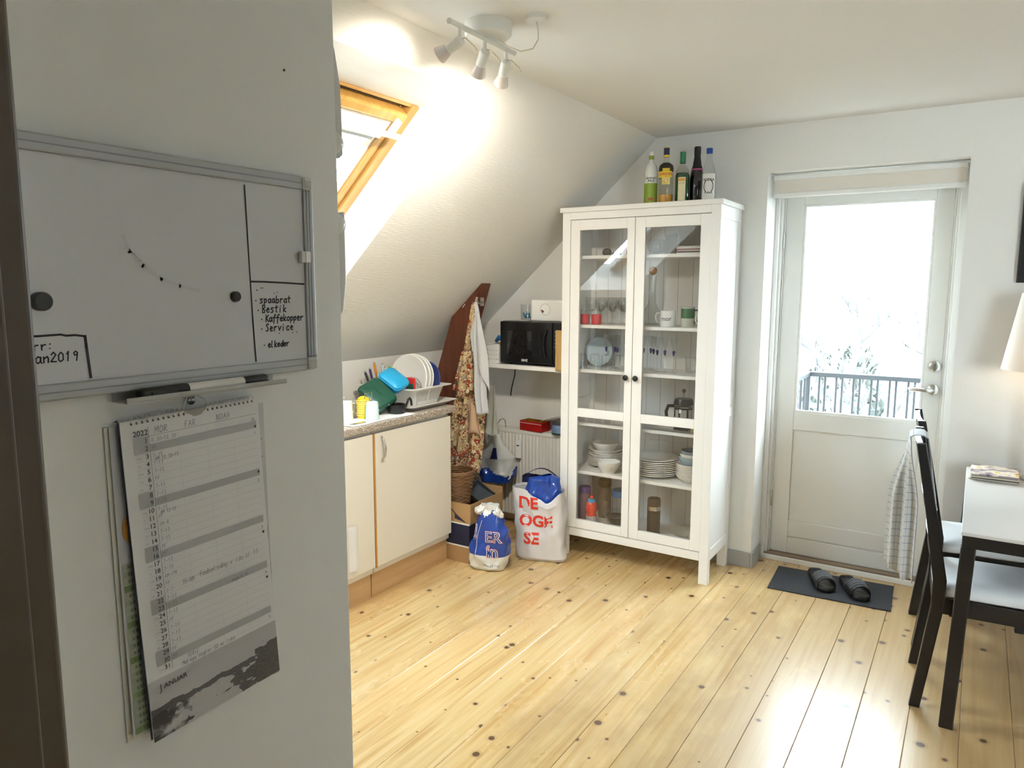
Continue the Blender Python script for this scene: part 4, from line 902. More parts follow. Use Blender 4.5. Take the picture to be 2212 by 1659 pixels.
# hooks
hk = thing('coat_hook', 'grey metal hook screwed to the strut', 'hook', (-2.447, 3.53, 1.455))
MB().box(-.012, .012, -.004, 0, -.025, .025).build('plate', M_chrome, hk, bevel=.002)
MB().tube([(0, -.004, .0), (0, -.03, -.012), (0, -.05, .0), (0, -.055, .018)], .004, 8).build('prong', M_chrome, hk, smooth=True)
MB().ball((0, -.055, .022), .008).build('tip', M_chrome, hk, smooth=True)

def patchwork():
    m, nt, b = newmat('patchwork_cotton', .9)
    tc = N(nt, 'ShaderNodeTexCoord'); v = N(nt, 'ShaderNodeTexVoronoi'); v.inputs['Scale'].default_value = 34; nt.links.new(tc.outputs['Object'], v.inputs['Vector'])
    sc = N(nt, 'ShaderNodeSeparateColor'); nt.links.new(v.outputs['Color'], sc.inputs[0])
    r = ramp(nt, [(0, (.50, .36, .18)), (.22, (.30, .045, .025)), (.36, (.50, .37, .20)), (.55, (.10, .05, .03)), (.66, (.46, .33, .19)), (.78, (.28, .25, .22)), (.88, (.42, .10, .05)), (.95, (.66, .54, .34))], 'CONSTANT'); nt.links.new(sc.outputs[0], r.inputs[0])
    v2 = N(nt, 'ShaderNodeTexVoronoi'); v2.inputs['Scale'].default_value = 120; nt.links.new(tc.outputs['Object'], v2.inputs['Vector'])
    sc2 = N(nt, 'ShaderNodeSeparateColor'); nt.links.new(v2.outputs['Color'], sc2.inputs[0])
    r2 = ramp(nt, [(0, (.22, .05, .03)), (.3, (.55, .40, .20)), (.8, (.75, .65, .45))], 'CONSTANT'); nt.links.new(sc2.outputs[1], r2.inputs[0])
    f = mth(nt, 'GREATER_THAN', sc2.outputs[0], .62)
    nt.links.new(mixrgb(nt, f, r.outputs[0], r2.outputs[0]), b.inputs['Base Color'])
    return m
M_apron = patchwork()
# apron hanging from the hook: gathered at the top, spreading in folds
def apron_fn(u, v):
    z = 1.45-1.0*v; wv = .018+.10*min(1, v*1.6)+.035*max(0, v-.5); cx = -2.455-.05*v-.06*v*v
    a = (u-.5)*2
    fold = .022*math.sin(u*19+v*2.5)*min(1, v*2+.15)
    return (cx+a*wv*(1+.05*math.sin(v*9)), 3.462+fold-.012*math.cos(a*1.5)-.01*v, z+.018*math.sin(u*11)*(v > .95)+.02*math.sin(v*17+u*3)*.2)
ap = thing('apron', 'patchwork print apron in red, cream and brown hanging on the strut', 'apron', (0, 0, 0))
MB().sheet(apron_fn, 44, 60, .0025).build('skirt', M_apron, ap, smooth=True)
def flap_fn(u, v):
    z = 1.17-.28*v; a = (u-.5)*2; return (-2.485+a*(.035+.035*v)-.035*v, 3.425+.012*math.sin(u*14), z+.05*abs(a)*v)
MB().sheet(flap_fn, 16, 14, .0025).build('bib_fold', M_apron, ap, smooth=True)
MB().sheet(lambda u, v: (-2.45+.05*(u-.5)*(1+1.2*v)+.03*v, 3.418+.01*math.sin(u*8+v*3), .88-.2*v+.02*math.sin(u*5)), 10, 10, .0025).build('plain_pocket', mat('tan_cotton', (.52, .34, .22), .9), ap, smooth=True)
MB().tube([(-2.447, 3.485, 1.455), (-2.452, 3.475, 1.44), (-2.456, 3.467, 1.42)], .004, 6).build('neck_strap', M_apron, ap)
M_towel = mat('grey_white_terry', (.52, .52, .53), .95, bump=.5, bscale=500)
def tw_fn(u, v):
    z = 1.452-.63*v; a = (u-.5)*2; wv = .008+.036*min(1, v*2.2)-.006*max(0, v-.6)
    return (-2.392+.032*v+a*wv+.004*math.sin(v*14), 3.388-.012*math.cos(a*1.6)+.012*math.sin(u*13+v)*min(1, v*2), z+.006*math.sin(u*9))
tw = thing('kitchen_towel', 'pale grey towel hanging in front of the apron', 'towel', (0, 0, 0))
MB().sheet(tw_fn, 24, 44, .004).build('front_drape', M_towel, tw, smooth=True)
def tw2(u, v):
    a = (u-.5)*2; z = 1.40-.40*v+.14*(a*.5-.5)*v*-1; wv = .008+.050*min(1, v*1.8)
    return (-2.376+.022*v+a*wv, 3.374+.008*math.sin(u*8), z+.09*(.5-u)*v)
MB().sheet(tw2, 16, 24, .004).build('folded_corner', M_towel, tw, smooth=True)
MB().tube([(-2.447, 3.478, 1.47), (-2.43, 3.44, 1.47), (-2.395, 3.392, 1.452)], .003, 6).build('loop', M_towel, tw)
o = MB().sheet(lambda u, v: (-2.37+.07*(u-.5)*(1+.4*v), 3.50+.012*math.sin(u*11+v*2), .98-.30*v+.01*math.sin(u*8)), 14, 20, .003).build('cleaning_cloth', mat('pale_green_grey_cloth', (.30, .30, .27), .9)); tag(o, 'thin grey-green cloth hanging behind the towel', 'cloth'); 

# ------------------------------------------------------------------ wall shelf and microwave
sh = thing('wall_shelf', 'white wall shelf carrying the microwave', 'shelf', (-2.27, 3.85, 1.05))
MB().box(-.285, .282, -.15, .148, 0, .025).build('board', M_white, sh, bevel=.002)
for xx in (-.2, .2): MB().box(xx-.01, xx+.01, -.11, .148, -.012, -.0005).build('bracket', M_whitepaint, sh)
ZS = 1.0755
mw = thing('microwave', 'black microwave oven with a dark glass door', 'microwave', (-2.225, 3.86, ZS))
M_mw = mat('black_enamel', (.010, .010, .011), .22); M_mwglass = mat('dark_microwave_glass', (.012, .013, .015), .04, coat=.8)
MB().box(-.225, .225, -.12, .135, .010, .262).build('body', M_mw, mw, bevel=.008, seg=3)
dr_ = MB().box(-.225, .138, -.137, -.1205, .012, .260).build('door', M_mw, mw, bevel=.006, seg=3)
MB().box(-.172, .07, -.1385, -.1372, .062, .205).build('door_window', M_mwglass, dr_)
MB().tube([(.1, -.140, .05), (.088, -.150, .10), (.085, -.152, .14), (.09, -.150, .18), (.104, -.140, .215)], .005, 8).build('door_handle', M_mw, dr_, smooth=True)
pn = MB().box(.142, .225, -.137, -.1205, .012, .260).build('control_panel', M_mw, mw, bevel=.004)
for k in range(5): MB().box(.155, .17, -.138, -.1372, .20-.022*k, .212-.022*k).build('button', mat('grey_button', (.12, .12, .13), .4), pn)
vs, fs = text_geo('SENZ', .019, 'CENTER', .0006)
MB().add([(v.x-.05, -.1376, .024+v.y) for v in vs], fs).build('lettering', mat('silver_print', (.75, .75, .75), .4), mw)
for xx in (-.18, .18):
    for yy in (-.1, .1): MB().cyl((xx, yy, 0), (xx, yy, .012), .014).build('foot', M_blackmatte, mw)
ZM = ZS+.2622
o = thing('bread_tin', 'white metal tin with a round vent on the microwave', 'tin', (-2.155, 3.86, ZM))
MB().box(-.118, .118, -.075, .075, 0, .128).build('body', M_whitegloss, o, bevel=.012, seg=4)
dsc = MB().lathe([(0, 0), (.033, 0), (.033, .001), (.0315, .0012), (0, .0012)], 32, T(-.015, -.0752, .072) @ Matrix.Rotation(PI/2, 4, 'X'), False, False).build('vent_ring', M_white, o)
MB().lathe([(.0325, .0012), (.034, .0012), (.034, .0018), (.0325, .0018)], 32, T(-.015, -.0752, .072) @ Matrix.Rotation(PI/2, 4, 'X'), False, False).build('vent_outline', mat('tin_outline', (.30, .28, .26), .5), o)
MB().add([(-.015+.028*math.cos(a), -.0768, .072+.028*math.sin(a)) for a in [PI*1.0+k*.14 for k in range(8)]]+[(-.022, -.0768, .062)], [tuple(range(9))]).build('vent_slot', mat('brown_opening', (.10, .035, .015), .7), o)
t = thing('tumbler_glass', 'clear tumbler holding blue and green clips on the microwave', 'glass', (-2.335, 3.845, ZM+.0040))
lathe_obj('glass', [(0, 0), (.033, 0), (.036, .003), (.037, .095), (.0355, .095), (.0345, .005), (0, .005)], M_drinkglass, t)
for k in range(7):
    a = k*2.4; MB().box(-.012, .012, -.004, .004, -.005, .005, T(.018*math.cos(a), .018*math.sin(a), .016+.004*k) @ Euler((k, k*1.3, k*.7)).to_matrix().to_4x4()).build('clip', [mat('clip_blue', (.03, .20, .42), .4), mat('clip_green', (.02, .22, .15), .4)][k % 2], t, bevel=.002)
o = MB().sheet(lambda u, v: (-2.385+.10*u, 3.77+.12*v, ZM+.0021+.0012*math.sin(u*6+v)), 6, 6, .001).build('paper_slip', mat('slip_paper', (.80, .80, .78), .7)); tag(o, 'white paper slip under the tumbler', 'paper')
t = thing('plastic_basket', 'white slotted plastic basket left of the microwave'.replace('left of', 'squeezed beside'), 'basket', (-2.513, 3.83, ZS))
loft(MB(), [[(x*.85, y, .0) for x, y in rrect(.045, .09, .012)], [(x, y, .115) for x, y in rrect(.05, .1, .012)], [(x*1.12, y*1.05, .117) for x, y in rrect(.05, .1, .012)], [(x*1.12, y*1.05, .12) for x, y in rrect(.05, .1, .012)], [(x*.95, y*.96, .118) for x, y in rrect(.05, .1, .012)], [(x*.8, y*.96, .004) for x, y in rrect(.045, .09, .012)]], True, True).build('tub', M_rack, t, smooth=True, flat_angle=40)
for r in range(3):
    for c in range(5):
        xx = -.032+.016*c; zz = .03+.028*r; yy = -.0885-.010*zz/.115-.0008
        MB().add([(xx-.0035, yy, zz-.009), (xx+.0035, yy, zz-.009), (xx+.0005, yy-.001, zz+.009), (xx-.0065, yy-.001, zz+.009)], [(0, 1, 2, 3)]).build('slot', M_slot, t)
o = MB().tube([(-2.53, 3.80, ZS+.13), (-2.50, 3.79, ZS+.155), (-2.46, 3.785, ZS+.145), (-2.455, 3.785, ZS+.138)], [.010, .016, .014, .006], 10).build('blue_scoop', mat('bright_blue_scoop', (.02, .20, .55), .35), smooth=True); tag(o, 'bright blue scoop lying in the slotted basket', 'scoop')
o = MB().box(-.037, .037, -.007, .007, 0, .235).build('cutting_board', M_bamboo, bevel=.006, seg=3); o.location = (-2.0100, 3.6932, 1.06); tag(o, 'bamboo cutting board wedged before the microwave end', 'cutting board')
o = MB().tube([(-2.50, 3.975, 1.0498), (-2.50, 3.975, .98), (-2.52, 3.97, .90), (-2.53, 3.97, .84)], .0035, 6).build('power_cable', M_blackmatte, smooth=True); tag(o, 'black power cable dropping below the wall shelf', 'cable')

# ------------------------------------------------------------------ radiator
M_rad = mat('radiator_enamel', (.80, .77, .71), .4)
ra = thing('radiator', 'white ribbed wall radiator behind the shopping bags', 'radiator', (-2.66, 3.94, .08))
MB().box(0, .672, -.045, .045, .535, .56).build('top_cover', M_rad, ra, bevel=.004)
MB().box(.008, .664, -.040, .040, 0, .535).build('core', M_rad, ra)
rib = None
for k in range(26):
    x = .018+.0255*k
    if rib is None: rib = MB().lathe([(0, 0), (.010, 0), (.010, .53), (0, .53)], 8, T(0, -.040, .003), False, False).build('rib', M_rad, ra, smooth=True, flat_angle=50); o = rib
    else: o = rib.copy(); COL.objects.link(o); o.parent = ra
    o.location = (x, 0, 0)
for x in (.1, .58): MB().box(x-.015, x+.015, .0, .058, .2, .3).build('bracket', M_rad, ra)
hm = thing('heat_meter', 'white heat meter with a small display on the radiator', 'meter', (-2.412, 3.885, .46))
MB().box(-.019, .019, -.014, .002, 0, .115).build('case', M_whitegloss, hm, bevel=.004, seg=3); MB().box(-.009, .009, -.0146, -.0138, .078, .086).build('display', M_black, hm); MB().box(-.014, .014, -.012, .0, -.012, .0).build('seal', mat('brown_seal', (.18, .09, .08), .5), hm)
ZR = .6402
M_tinred = mat('red_tin', (.40, .012, .010), .3); M_gold = mat('gold_tin_inside', (.75, .50, .10), .25, .9)
t = thing('biscuit_tin', 'open red biscuit tin with gold inside on the radiator', 'tin', (-2.325, 3.935, ZR)); t.rotation_euler = (0, 0, -.1)
b = MB(); 
for (a, b_, c, d) in ((-.085, .085, -.045, -.0435), (-.085, .085, .0435, .045), (-.085, -.0835, -.0435, .0435), (.0835, .085, -.0435, .0435)): b.box(a, b_, c, d, .0, .062)
b.box(-.085, .085, -.045, .045, 0, .002); b.build('box', M_tinred, t)
b = MB(); 
for (a, b_, c, d) in ((-.083, .083, -.0432, -.0428), (-.083, .083, .0428, .0432), (-.0832, -.0828, -.0428, .0428), (.0828, .0832, -.0428, .0428)): b.box(a, b_, c, d, .004, .0625)
b.box(-.083, .083, -.043, .043, .0022, .003); b.build('gold_lining', M_gold, t)
for k in range(24): MB().box(-.082+.007*k, -.0785+.007*k, -.0456, -.045, .047, .0505).build('white_dot', M_whitegloss, t)
o = MB().sheet(lambda u, v: (-2.27+.11*u, 3.90+.085*v, ZR+.066+.035*u), 2, 2, .004).build('tin_lid', mat('silver_lid', (.62, .60, .58), .25, .8)); tag(o, 'silver tin lid leaning on the open red tin', 'lid')
t = thing('round_tin', 'blue decorated tin with green base on the radiator', 'tin', (-2.13, 3.925, ZR))
lathe_obj('body', [(0, .008), (.058, .008), (.058, .06), (0, .061)], mat('winter_blue_print', (.20, .28, .46), .35, vary=.6, vscale=30), t); lathe_obj('base', [(0, 0), (.059, 0), (.060, .012), (0, .0125)], mat('dark_green_tin', (.02, .07, .06), .35), t); lathe_obj('lid', [(0, .0605), (.0595, .0605), (.0595, .072), (.056, .076), (0, .077)], mat('dark_lid', (.06, .06, .07), .3), t)

# ------------------------------------------------------------------ boxes, basket and bags on the floor
def cardboard(): 
    return mat('brown_cardboard', (.42, .25, .11), .75, bump=.1, bscale=60, vary=.08, vscale=5)
M_card = cardboard(); M_navy = mat('navy_print_card', (.016, .018, .045), .6)
bx_ = thing('storage_carton', 'closed navy and tan carton standing on the floor', 'box', (-2.43, 3.345, 0))
MB().box(-.115, .122, -.15, .15, 0, .092).build('tan_base', M_card, bx_, bevel=.002); MB().box(-.117, .124, -.152, .152, .092, .100).build('white_line', M_whitegloss, bx_); MB().box(-.116, .123, -.151, .151, .100, .222).build('navy_band', M_navy, bx_, bevel=.002); MB().box(-.118, .125, -.153, .153, .222, .229).build('lid_line', M_whitegloss, bx_)
t = thing('open_carton', 'open cardboard box with a black house print', 'box', (-2.425, 3.36, .2295))
w_, d_, h_ = .125, .165, .113
b = MB(); b.box(-w_, w_, -d_, d_, 0, .003); b.box(-w_, w_, -d_, -d_+.004, .003, h_); b.box(-w_, w_, d_-.004, d_, .003, h_+.03); b.box(-w_, -w_+.004, -d_+.004, d_-.004, .003, h_); b.box(w_-.004, w_, -d_+.004, d_-.004, .003, h_); b.build('walls', M_card, t, bevel=.001)
pr = MB()
pr.add([(-.105, -d_-.0006, .005), (-.06, -d_-.0006, .005), (.10, -d_-.0006, .005), (.035, -d_-.0006, .043), (-.02, -d_-.0006, .086), (-.028, -d_-.0006, .086), (.018, -d_-.0006, .047), (.018, -d_-.0006, .02), (-.105, -d_-.0006, .02)], [(2, 3, 6, 7), (3, 4, 5, 6)])
for (xx, zz) in ((-.035, .03), (-.02, .03), (-.035, .045), (-.02, .045)): pr.add([(xx, -d_-.0006, zz), (xx+.012, -d_-.0006, zz), (xx+.012, -d_-.0006, zz+.012), (xx, -d_-.0006, zz+.012)], [(0, 1, 2, 3)])
pr.build('house_print', M_navy, t)
pr = MB()
for k in range(5): pr.add([(w_+.0006, -.13, .035+.012*k), (w_+.0006, -.13+(.06 if k % 2 else .045), .035+.012*k), (w_+.0006, -.13+(.06 if k % 2 else .045), .039+.012*k), (w_+.0006, -.13, .039+.012*k)], [(0, 1, 2, 3)])
pr.build('small_print', mat('brown_print', (.22, .12, .06), .7), t)
t = thing('dustpan', 'dark grey dustpan lying in the open cardboard box', 'dustpan', (-2.412, 3.462, .304)); t.rotation_euler = (.25, -.42, PI/2-.10)
M_pan = mat('slate_plastic', (.06, .075, .09), .35)
MB().sheet(lambda u, v: (-.055+.11*u, -.10+.16*v, .035*(v**2)), 2, 8, .003).build('pan', M_pan, t); 
for s in (-1, 1): MB().sheet(lambda u, v: (s*.055, -.10+.16*u, .035*u*u+.04*v*(.3+.7*u)), 8, 2, .003).build('side', M_pan, t)
MB().box(-.0565, .0565, .057, .061, .034, .075).build('back', M_pan, t); MB().tube([(0, .06, .06), (0, .13, .075), (0, .17, .075)], .011, 8).build('handle', M_pan, t, smooth=True)
# wicker basket
M_wick = mat('brown_wicker', (.20, .10, .045), .7, vary=.4, vscale=30)
t = thing('wicker_basket', 'brown woven wicker basket standing in the open carton', 'basket', (-2.461, 3.295, .2335))
for k in range(23):
    z = .006+.0108*k; r0 = .052+.0019*k
    MB().tube([((r0+.0028*math.cos(9*a+PI*k))*math.cos(a), (r0+.0028*math.cos(9*a+PI*k))*math.sin(a), z) for a in [2*PI*j/72 for j in range(72)]], .0062, 6, True).build('woven_row', M_wick, t, smooth=True)
for k in range(18): a = 2*PI*k/18; MB().tube([(.050*math.cos(a), .050*math.sin(a), .0), (.096*math.cos(a), .096*math.sin(a), .25)], .0032, 5).build('upright', M_wick, t)
MB().lathe([(0, 0), (.05, 0), (.05, .004), (0, .004)], 20, None, False, False).build('base', M_wick, t)
for j in range(2): MB().tube([(.097*math.cos(a), .097*math.sin(a), .255+.009*j+.002*math.sin(12*a+j*PI)) for a in [2*PI*q/48 for q in range(48)]], .0075, 6, True).build('rim', M_wick, t, smooth=True)

def bagloft(secs, n=56, rows=40, crump=.008, seed=0, freq=14):
    """soft bag: secs = [(t, cx, cy, z, half_w, half_d, exponent)]"""
    def interp(tt):
        for a, b_ in zip(secs[:-1], secs[1:]):
            if a[0] <= tt <= b_[0]:
                f = (tt-a[0])/(b_[0]-a[0]); f = f*f*(3-2*f); return [x+(y-x)*f for x, y in zip(a, b_)]
        return secs[-1]
    def fn(u, v):
        _, cx, cy, z, hw, hd_, ex = interp(v); a = 2*PI*u
        c, s = math.cos(a), math.sin(a); x = hw*math.copysign(abs(c)**(2/ex), c); y = hd_*math.copysign(abs(s)**(2/ex), s)
        d = Vector((c, s, 0)); q = Vector((x*freq, y*freq, z*freq*.7+seed)); cr = crump*(noise.noise(q)+.5*noise.noise(q*2.3)-.6*abs(noise.noise(q*1.3+Vector((5, 5, 5)))))
        if v < .02: cr *= .3
        return (cx+x+d.x*cr, cy+y+d.y*cr, max(.0012, z+cr*.4*(v > .05)))
    return fn
def band_bag(name, fn, n, rows, mats, pick, parent):
    mb = MB(); mb.grid(fn, n, rows, None, True)
    mi = []
    for j in range(rows):
        for i in range(n): mi.append(pick((i+.5)/n, (j+.5)/rows))
    mb.mi = mi; mb.cur = 0
    mb.f.append(tuple(range(n-1, -1, -1))); mb.mi.append(mats and pick(.5, 0))
    return mb.build(name, mats, parent, smooth=True)
def lay_on(fn_surface, vs, fs, u0, v0, su, sv, d=.0012):
    """letters mapped on to a bag surface around parameter (u0, v0)"""
    out = []
    for p in vs:
        u = (u0+p.x*su) % 1.0; v = min(.98, max(.02, v0+p.y*sv)); q = Vector(fn_surface(u, v)); e = 1e-3
        du = Vector(fn_surface((u+e) % 1, v))-q; dv = Vector(fn_surface(u, min(1, v+e)))-q; nn = du.cross(dv)
        nn = nn.normalized() if nn.length > 1e-12 else Vector((0, -1, 0)); out.append(q+nn*d)
    return out
M_blue = mat('glossy_blue_film', (.012, .055, .33), .22, coat=.3); M_film = mat('white_film', (.76, .76, .74), .35); M_whitecrisp = mat('pale_silver_film', (.72, .70, .72), .38)
M_ltw = mat('white_print', (.85, .85, .85), .4); M_ltr = mat('red_print', (.72, .05, .03), .4); M_ltn = mat('navy_print', (.02, .03, .12), .4)
def lay_flat(fn, vs, x0, z0, d=.0012, ulo=.5, uhi=1.0):
    """letters printed on the front of a bag: local (x, z) dropped on to the surface"""
    out = []
    for p in vs:
        X, Z = x0+p.x, z0+p.y; u, v = .75, .5
        for _ in range(4):
            a, b_ = 0., 1.
            for _ in range(11):
                m_ = (a+b_)/2
                if fn(u, m_)[2] < Z: a = m_
                else: b_ = m_
            v = (a+b_)/2; a, b_ = ulo, uhi
            for _ in range(11):
                m_ = (a+b_)/2
                if fn(m_, v)[0] < X: a = m_
                else: b_ = m_
            u = (a+b_)/2
        q = Vector(fn(u, v)); out.append((q.x, q.y-d, q.z))
    return out
# knotted blue shopping bag
t = thing('shopping_bag', 'knotted glossy blue shopping bag with white bottom', 'bag', (-2.192, 3.215, 0)); t.rotation_euler = (0, 0, .32)
secs = [(0, 0, 0, .003, .092, .055, 3), (.06, 0, 0, .02, .108, .07, 2.8), (.35, .004, .0, .12, .112, .078, 2.4), (.60, .014, .0, .21, .102, .072, 2.2), (.76, .022, .0, .275, .084, .06, 2), (.86, .022, .0, .318, .055, .04, 2), (.92, .018, .0, .338, .046, .034, 2), (1, .012, .0, .368, .056, .036, 2)]
f1 = bagloft(secs, seed=3, crump=.020, freq=13)
band_bag('body', f1, 72, 64, [M_blue, M_film], lambda u, v: 1 if (v < .24+.012*math.sin(u*12) or v > .87+.05*math.sin(u*25)) else 0, t)
for (s, sz, x0, z0, c1) in (('J', .085, -.058, .195, 0), ('ER', .085, .045, .170, 0), ('in', .095, .040, .085, 1)):
    vs, fs = text_geo(s, sz, 'CENTER', .004); MB().add(lay_flat(f1, vs, x0, z0, .0015), fs).build('letter_outline', M_ltr, t)
    vs, fs = text_geo(s, sz, 'CENTER', .0022); MB().add(lay_flat(f1, vs, x0, z0, .0026), fs).build('lettering', M_ltw, t)
    vs, fs = text_geo(s, sz, 'CENTER', -.0012); MB().add(lay_flat(f1, vs, x0, z0, .0036), fs).build('letter_fill', M_ltn if c1 else M_blue, t)
vs, fs = text_geo('Mecet me', .021, 'CENTER'); MB().add(lay_flat(f1, vs, .035, .030), fs).build('small_lettering', mat('grey_print', (.2, .2, .22), .5), t)
MB().tube([Vector(p)+Vector((0, -.0015, 0)) for p in lay_flat(f1, [Vector((-.02-.03*k/8-.012*math.sin(k*.4), .0+.20*(1-k/8), 0)) for k in range(9)], 0, .085)], .0012, 5).build('white_seam', M_ltw, t)
for k, (dx, dz) in enumerate(((-.040, .335), (.030, .322))):
    fk = bagloft([(0, 0, 0, 0.002, .012, .010, 2), (.4, -.004, 0, .02, .032, .018, 2), (.8, 0, 0, .045, .028, .016, 2), (1, 0, 0, .055, .012, .006, 2)], seed=40+k*7, crump=.02, freq=40)
    band_bag('knot_ear', fk, 28, 16, [M_film], lambda u, v: 0, t).matrix_local = T(.018+dx, -.030, dz-.022) @ Matrix.Rotation((-.7, .6)[k], 4, 'Y')
# big white carrier bag with red letters
t = thing('carrier_bag', 'big white carrier bag with red block letters', 'bag', (-2.015, 3.49, 0)); t.rotation_euler = (0, 0, .30)
secs = [(0, 0, 0, .003, .130, .05, 4), (.08, 0, 0, .02, .142, .062, 3.5), (.5, -.005, 0, .2, .148, .075, 3), (.85, -.015, 0, .345, .150, .075, 3), (1, -.018, 0, .405, .150, .07, 3)]
f2_ = bagloft(secs, seed=9, crump=.016, freq=10)
def f2(u, v):
    p = f2_(u, v); a = 2*PI*u
    dip = .055*math.exp(-((u-.80)/.06)**2)*v**4                              # sagging front edge
    ridge = -.020*math.exp(-((u-.795)/.020)**2)*min(1, v*1.3)
    return (p[0], p[1]+ridge, p[2]-dip+(.018 if p[0] < -.05 else 0)*v**3)
band_bag('body', f2, 72, 48, [M_whitecrisp], lambda u, v: 0, t)
MB().grid(lambda u, v: (lambda p: (p[0]*.965, p[1]*.93, p[2]-.012-.12*v))(f2(u, 1.0)), 48, 4, None, True).build('inner_lining', mat('bag_inside', (.55, .54, .53), .5), t, smooth=True)
for (s, sz, x0, z0) in (('DE', .092, -.118, .312), ('OGE', .092, -.112, .210), ('SE', .092, -.085, .108)):
    vs, fs = text_geo(s, sz, 'LEFT', .0035);
    MB().add(lay_flat(f2, vs, x0, z0, .0018), fs).build('red_lettering', M_ltr, t)
f3 = bagloft([(0, 0, 0, .2, .10, .04, 2.3), (.5, .01, 0, .36, .115, .055, 2.3), (.85, .015, 0, .47, .085, .045, 2), (1, .015, 0, .49, .03, .02, 2)], seed=15, crump=.03, freq=12)
band_bag('blue_contents', f3, 48, 30, [M_blue], lambda u, v: 0, t)
t2 = thing('cool_bag', 'dark navy bag with handles behind the white carrier bag', 'bag', (-2.112, 3.66, 0)); t2.rotation_euler = (0, 0, .12)
M_navybag = mat('navy_woven', (.015, .02, .07), .45)
secs = [(0, 0, 0, .003, .13, .05, 4), (.5, 0, 0, .22, .135, .055, 3.5), (1, .0, 0, .43, .135, .055, 3.5)]
band_bag('body', bagloft(secs, seed=21, crump=.008), 56, 30, [M_navybag], lambda u, v: 0, t2)
t2.scale = (.9, .8, 1)
MB().sheet(lambda u, v: (-.12+.25*u, -.0+.02*v-.012, .425+.055*math.sin(u*PI)), 14, 2, .003).build('handle', M_navybag, t2, smooth=True)
# clear bag with blue print hanging from a wire hook
t = thing('hanging_bag', 'clear plastic bag with blue print hanging by the radiator', 'bag', (-2.53, 3.80, .31)); t.rotation_euler = (0, 0, .2)
M_clear = mat('cloudy_film', (.74, .74, .71), .2, alpha=.72)
secs = [(0, 0, 0, .0, .10, .05, 2.4), (.3, .0, 0, .06, .135, .07, 2.4), (.65, 0, 0, .16, .115, .06, 2.3), (.85, 0, 0, .24, .06, .035, 2), (1, 0, 0, .305, .012, .01, 2)]
f4 = bagloft(secs, seed=31, crump=.026, freq=11)
band_bag('film', f4, 56, 44, [M_clear, M_blue, mat('navy_film', (.02, .03, .12), .25)], lambda u, v: 1 if v < .33+.13*math.sin(u*19+1) else (2 if (abs(u-.75) < .03 and .62 < v < .8) else 0), t)
vs, fs = text_geo('J', .075, 'CENTER', .004); MB().add(lay_on(f4, vs, fs, .92, .2, 1.4, 2.6, .004), fs).build('lettering', M_ltw, t)
o = MB().tube([(-2.53, 3.80, .600), (-2.545, 3.80, .625), (-2.54, 3.81, .66), (-2.53, 3.845, .700), (-2.525, 3.875, .705), (-2.525, 3.90, .685), (-2.525, 3.905, .645)], .0035, 8).build('wire_hook', M_chrome, smooth=True); tag(o, 'bent wire hook holding the clear bag by the radiator', 'hook')

# ------------------------------------------------------------------ refrigerator behind the partition
fg = thing('refrigerator', 'tall white refrigerator whose handles show past the partition', 'refrigerator', (-1.13, .55, 0))
M_fridge = mat('fridge_enamel', (.80, .80, .77), .35)
MB().box(-.30, .30, -.24, .17, 0, 1.98).build('body', M_fridge, fg, bevel=.004)
for (z0, z1, name) in ((.05, 1.68, 'lower_door'), (1.69, 1.98, 'upper_door')):
    MB().box(-.30, .30, .172, .232, z0, z1).build(name, M_fridge, fg, bevel=.006, seg=3)
M_hd = mat('handle_grey', (.62, .62, .60), .3)
def hplate(poly, name):
    # profile in (y, z), extruded along x
    o = MB().prism(poly, -.014, .014, Matrix(((0, 0, 1, .288), (1, 0, 0, 0), (0, 1, 0, 0), (0, 0, 0, 1)))).build(name, M_hd, fg, bevel=.003); return o
HY = .232
hplate([(HY, 1.965), (HY+.012, 1.94), (HY+.034, 1.885), (HY+.044, 1.835), (HY+.046, 1.735), (HY+.036, 1.728), (HY+.030, 1.74), (HY+.030, 1.84), (HY, 1.90)], 'upper_handle')
hplate([(HY+.034, 1.650), (HY+.046, 1.652), (HY+.046, 1.58), (HY+.046, 1.545), (HY+.038, 1.50), (HY, 1.47), (HY, 1.50), (HY+.028, 1.535), (HY+.030, 1.60)], 'lower_handle')
for z in (1.752, 1.632): MB().ball((.292, HY+.030, z), .019, 16).build('handle_mount', mat('pearl_mount', (.72, .74, .72), .15), fg, smooth=True)

# ------------------------------------------------------------------ whiteboard on the partition
PXW = -.80
WALLM = Matrix(((0, 0, 1, 0), (1, 0, 0, 0), (0, 1, 0, 0), (0, 0, 0, 1)))     # local (a, b, c) -> x=c, y=a, z=b
wbd = thing('whiteboard', 'aluminium framed whiteboard with black marker notes', 'whiteboard', (PXW, 0, 0))
def wbx(name, y0, y1, z0, z1, x0, x1, m, bev=.001, par=None): return MB().box(x0, x1, y0, y1, z0, z1).build(name, m, par or wbd, bevel=bev)
M_wbs = mat('whiteboard_enamel', (.70, .72, .77), .22, vary=.03, vscale=8)
Y0, Y1, Z0, Z1 = .315, .7255, 1.422, 1.686
wbx('panel', Y0+.008, Y1-.008, Z0+.008, Z1-.008, .001, .010, M_wbs, 0)
M_fr = mat('satin_aluminium', (.40, .41, .42), .5, .6)
for (a, b_, c, d) in ((Y0+.02, Y1-.018, Z1-.0175, Z1), (Y0+.02, Y1-.018, Z0, Z0+.0168)):
    wbx('frame', a, b_, c, d, .0, .0135, M_fr, .002); wbx('frame_groove', a, b_, (c+d)/2-.001, (c+d)/2+.0005, .0130, .0138, mat('frame_groove', (.25, .25, .26), .5), 0)
wbx('frame', Y1-.0165, Y1, Z0+.018, Z1-.018, .0, .0135, M_fr, .002)
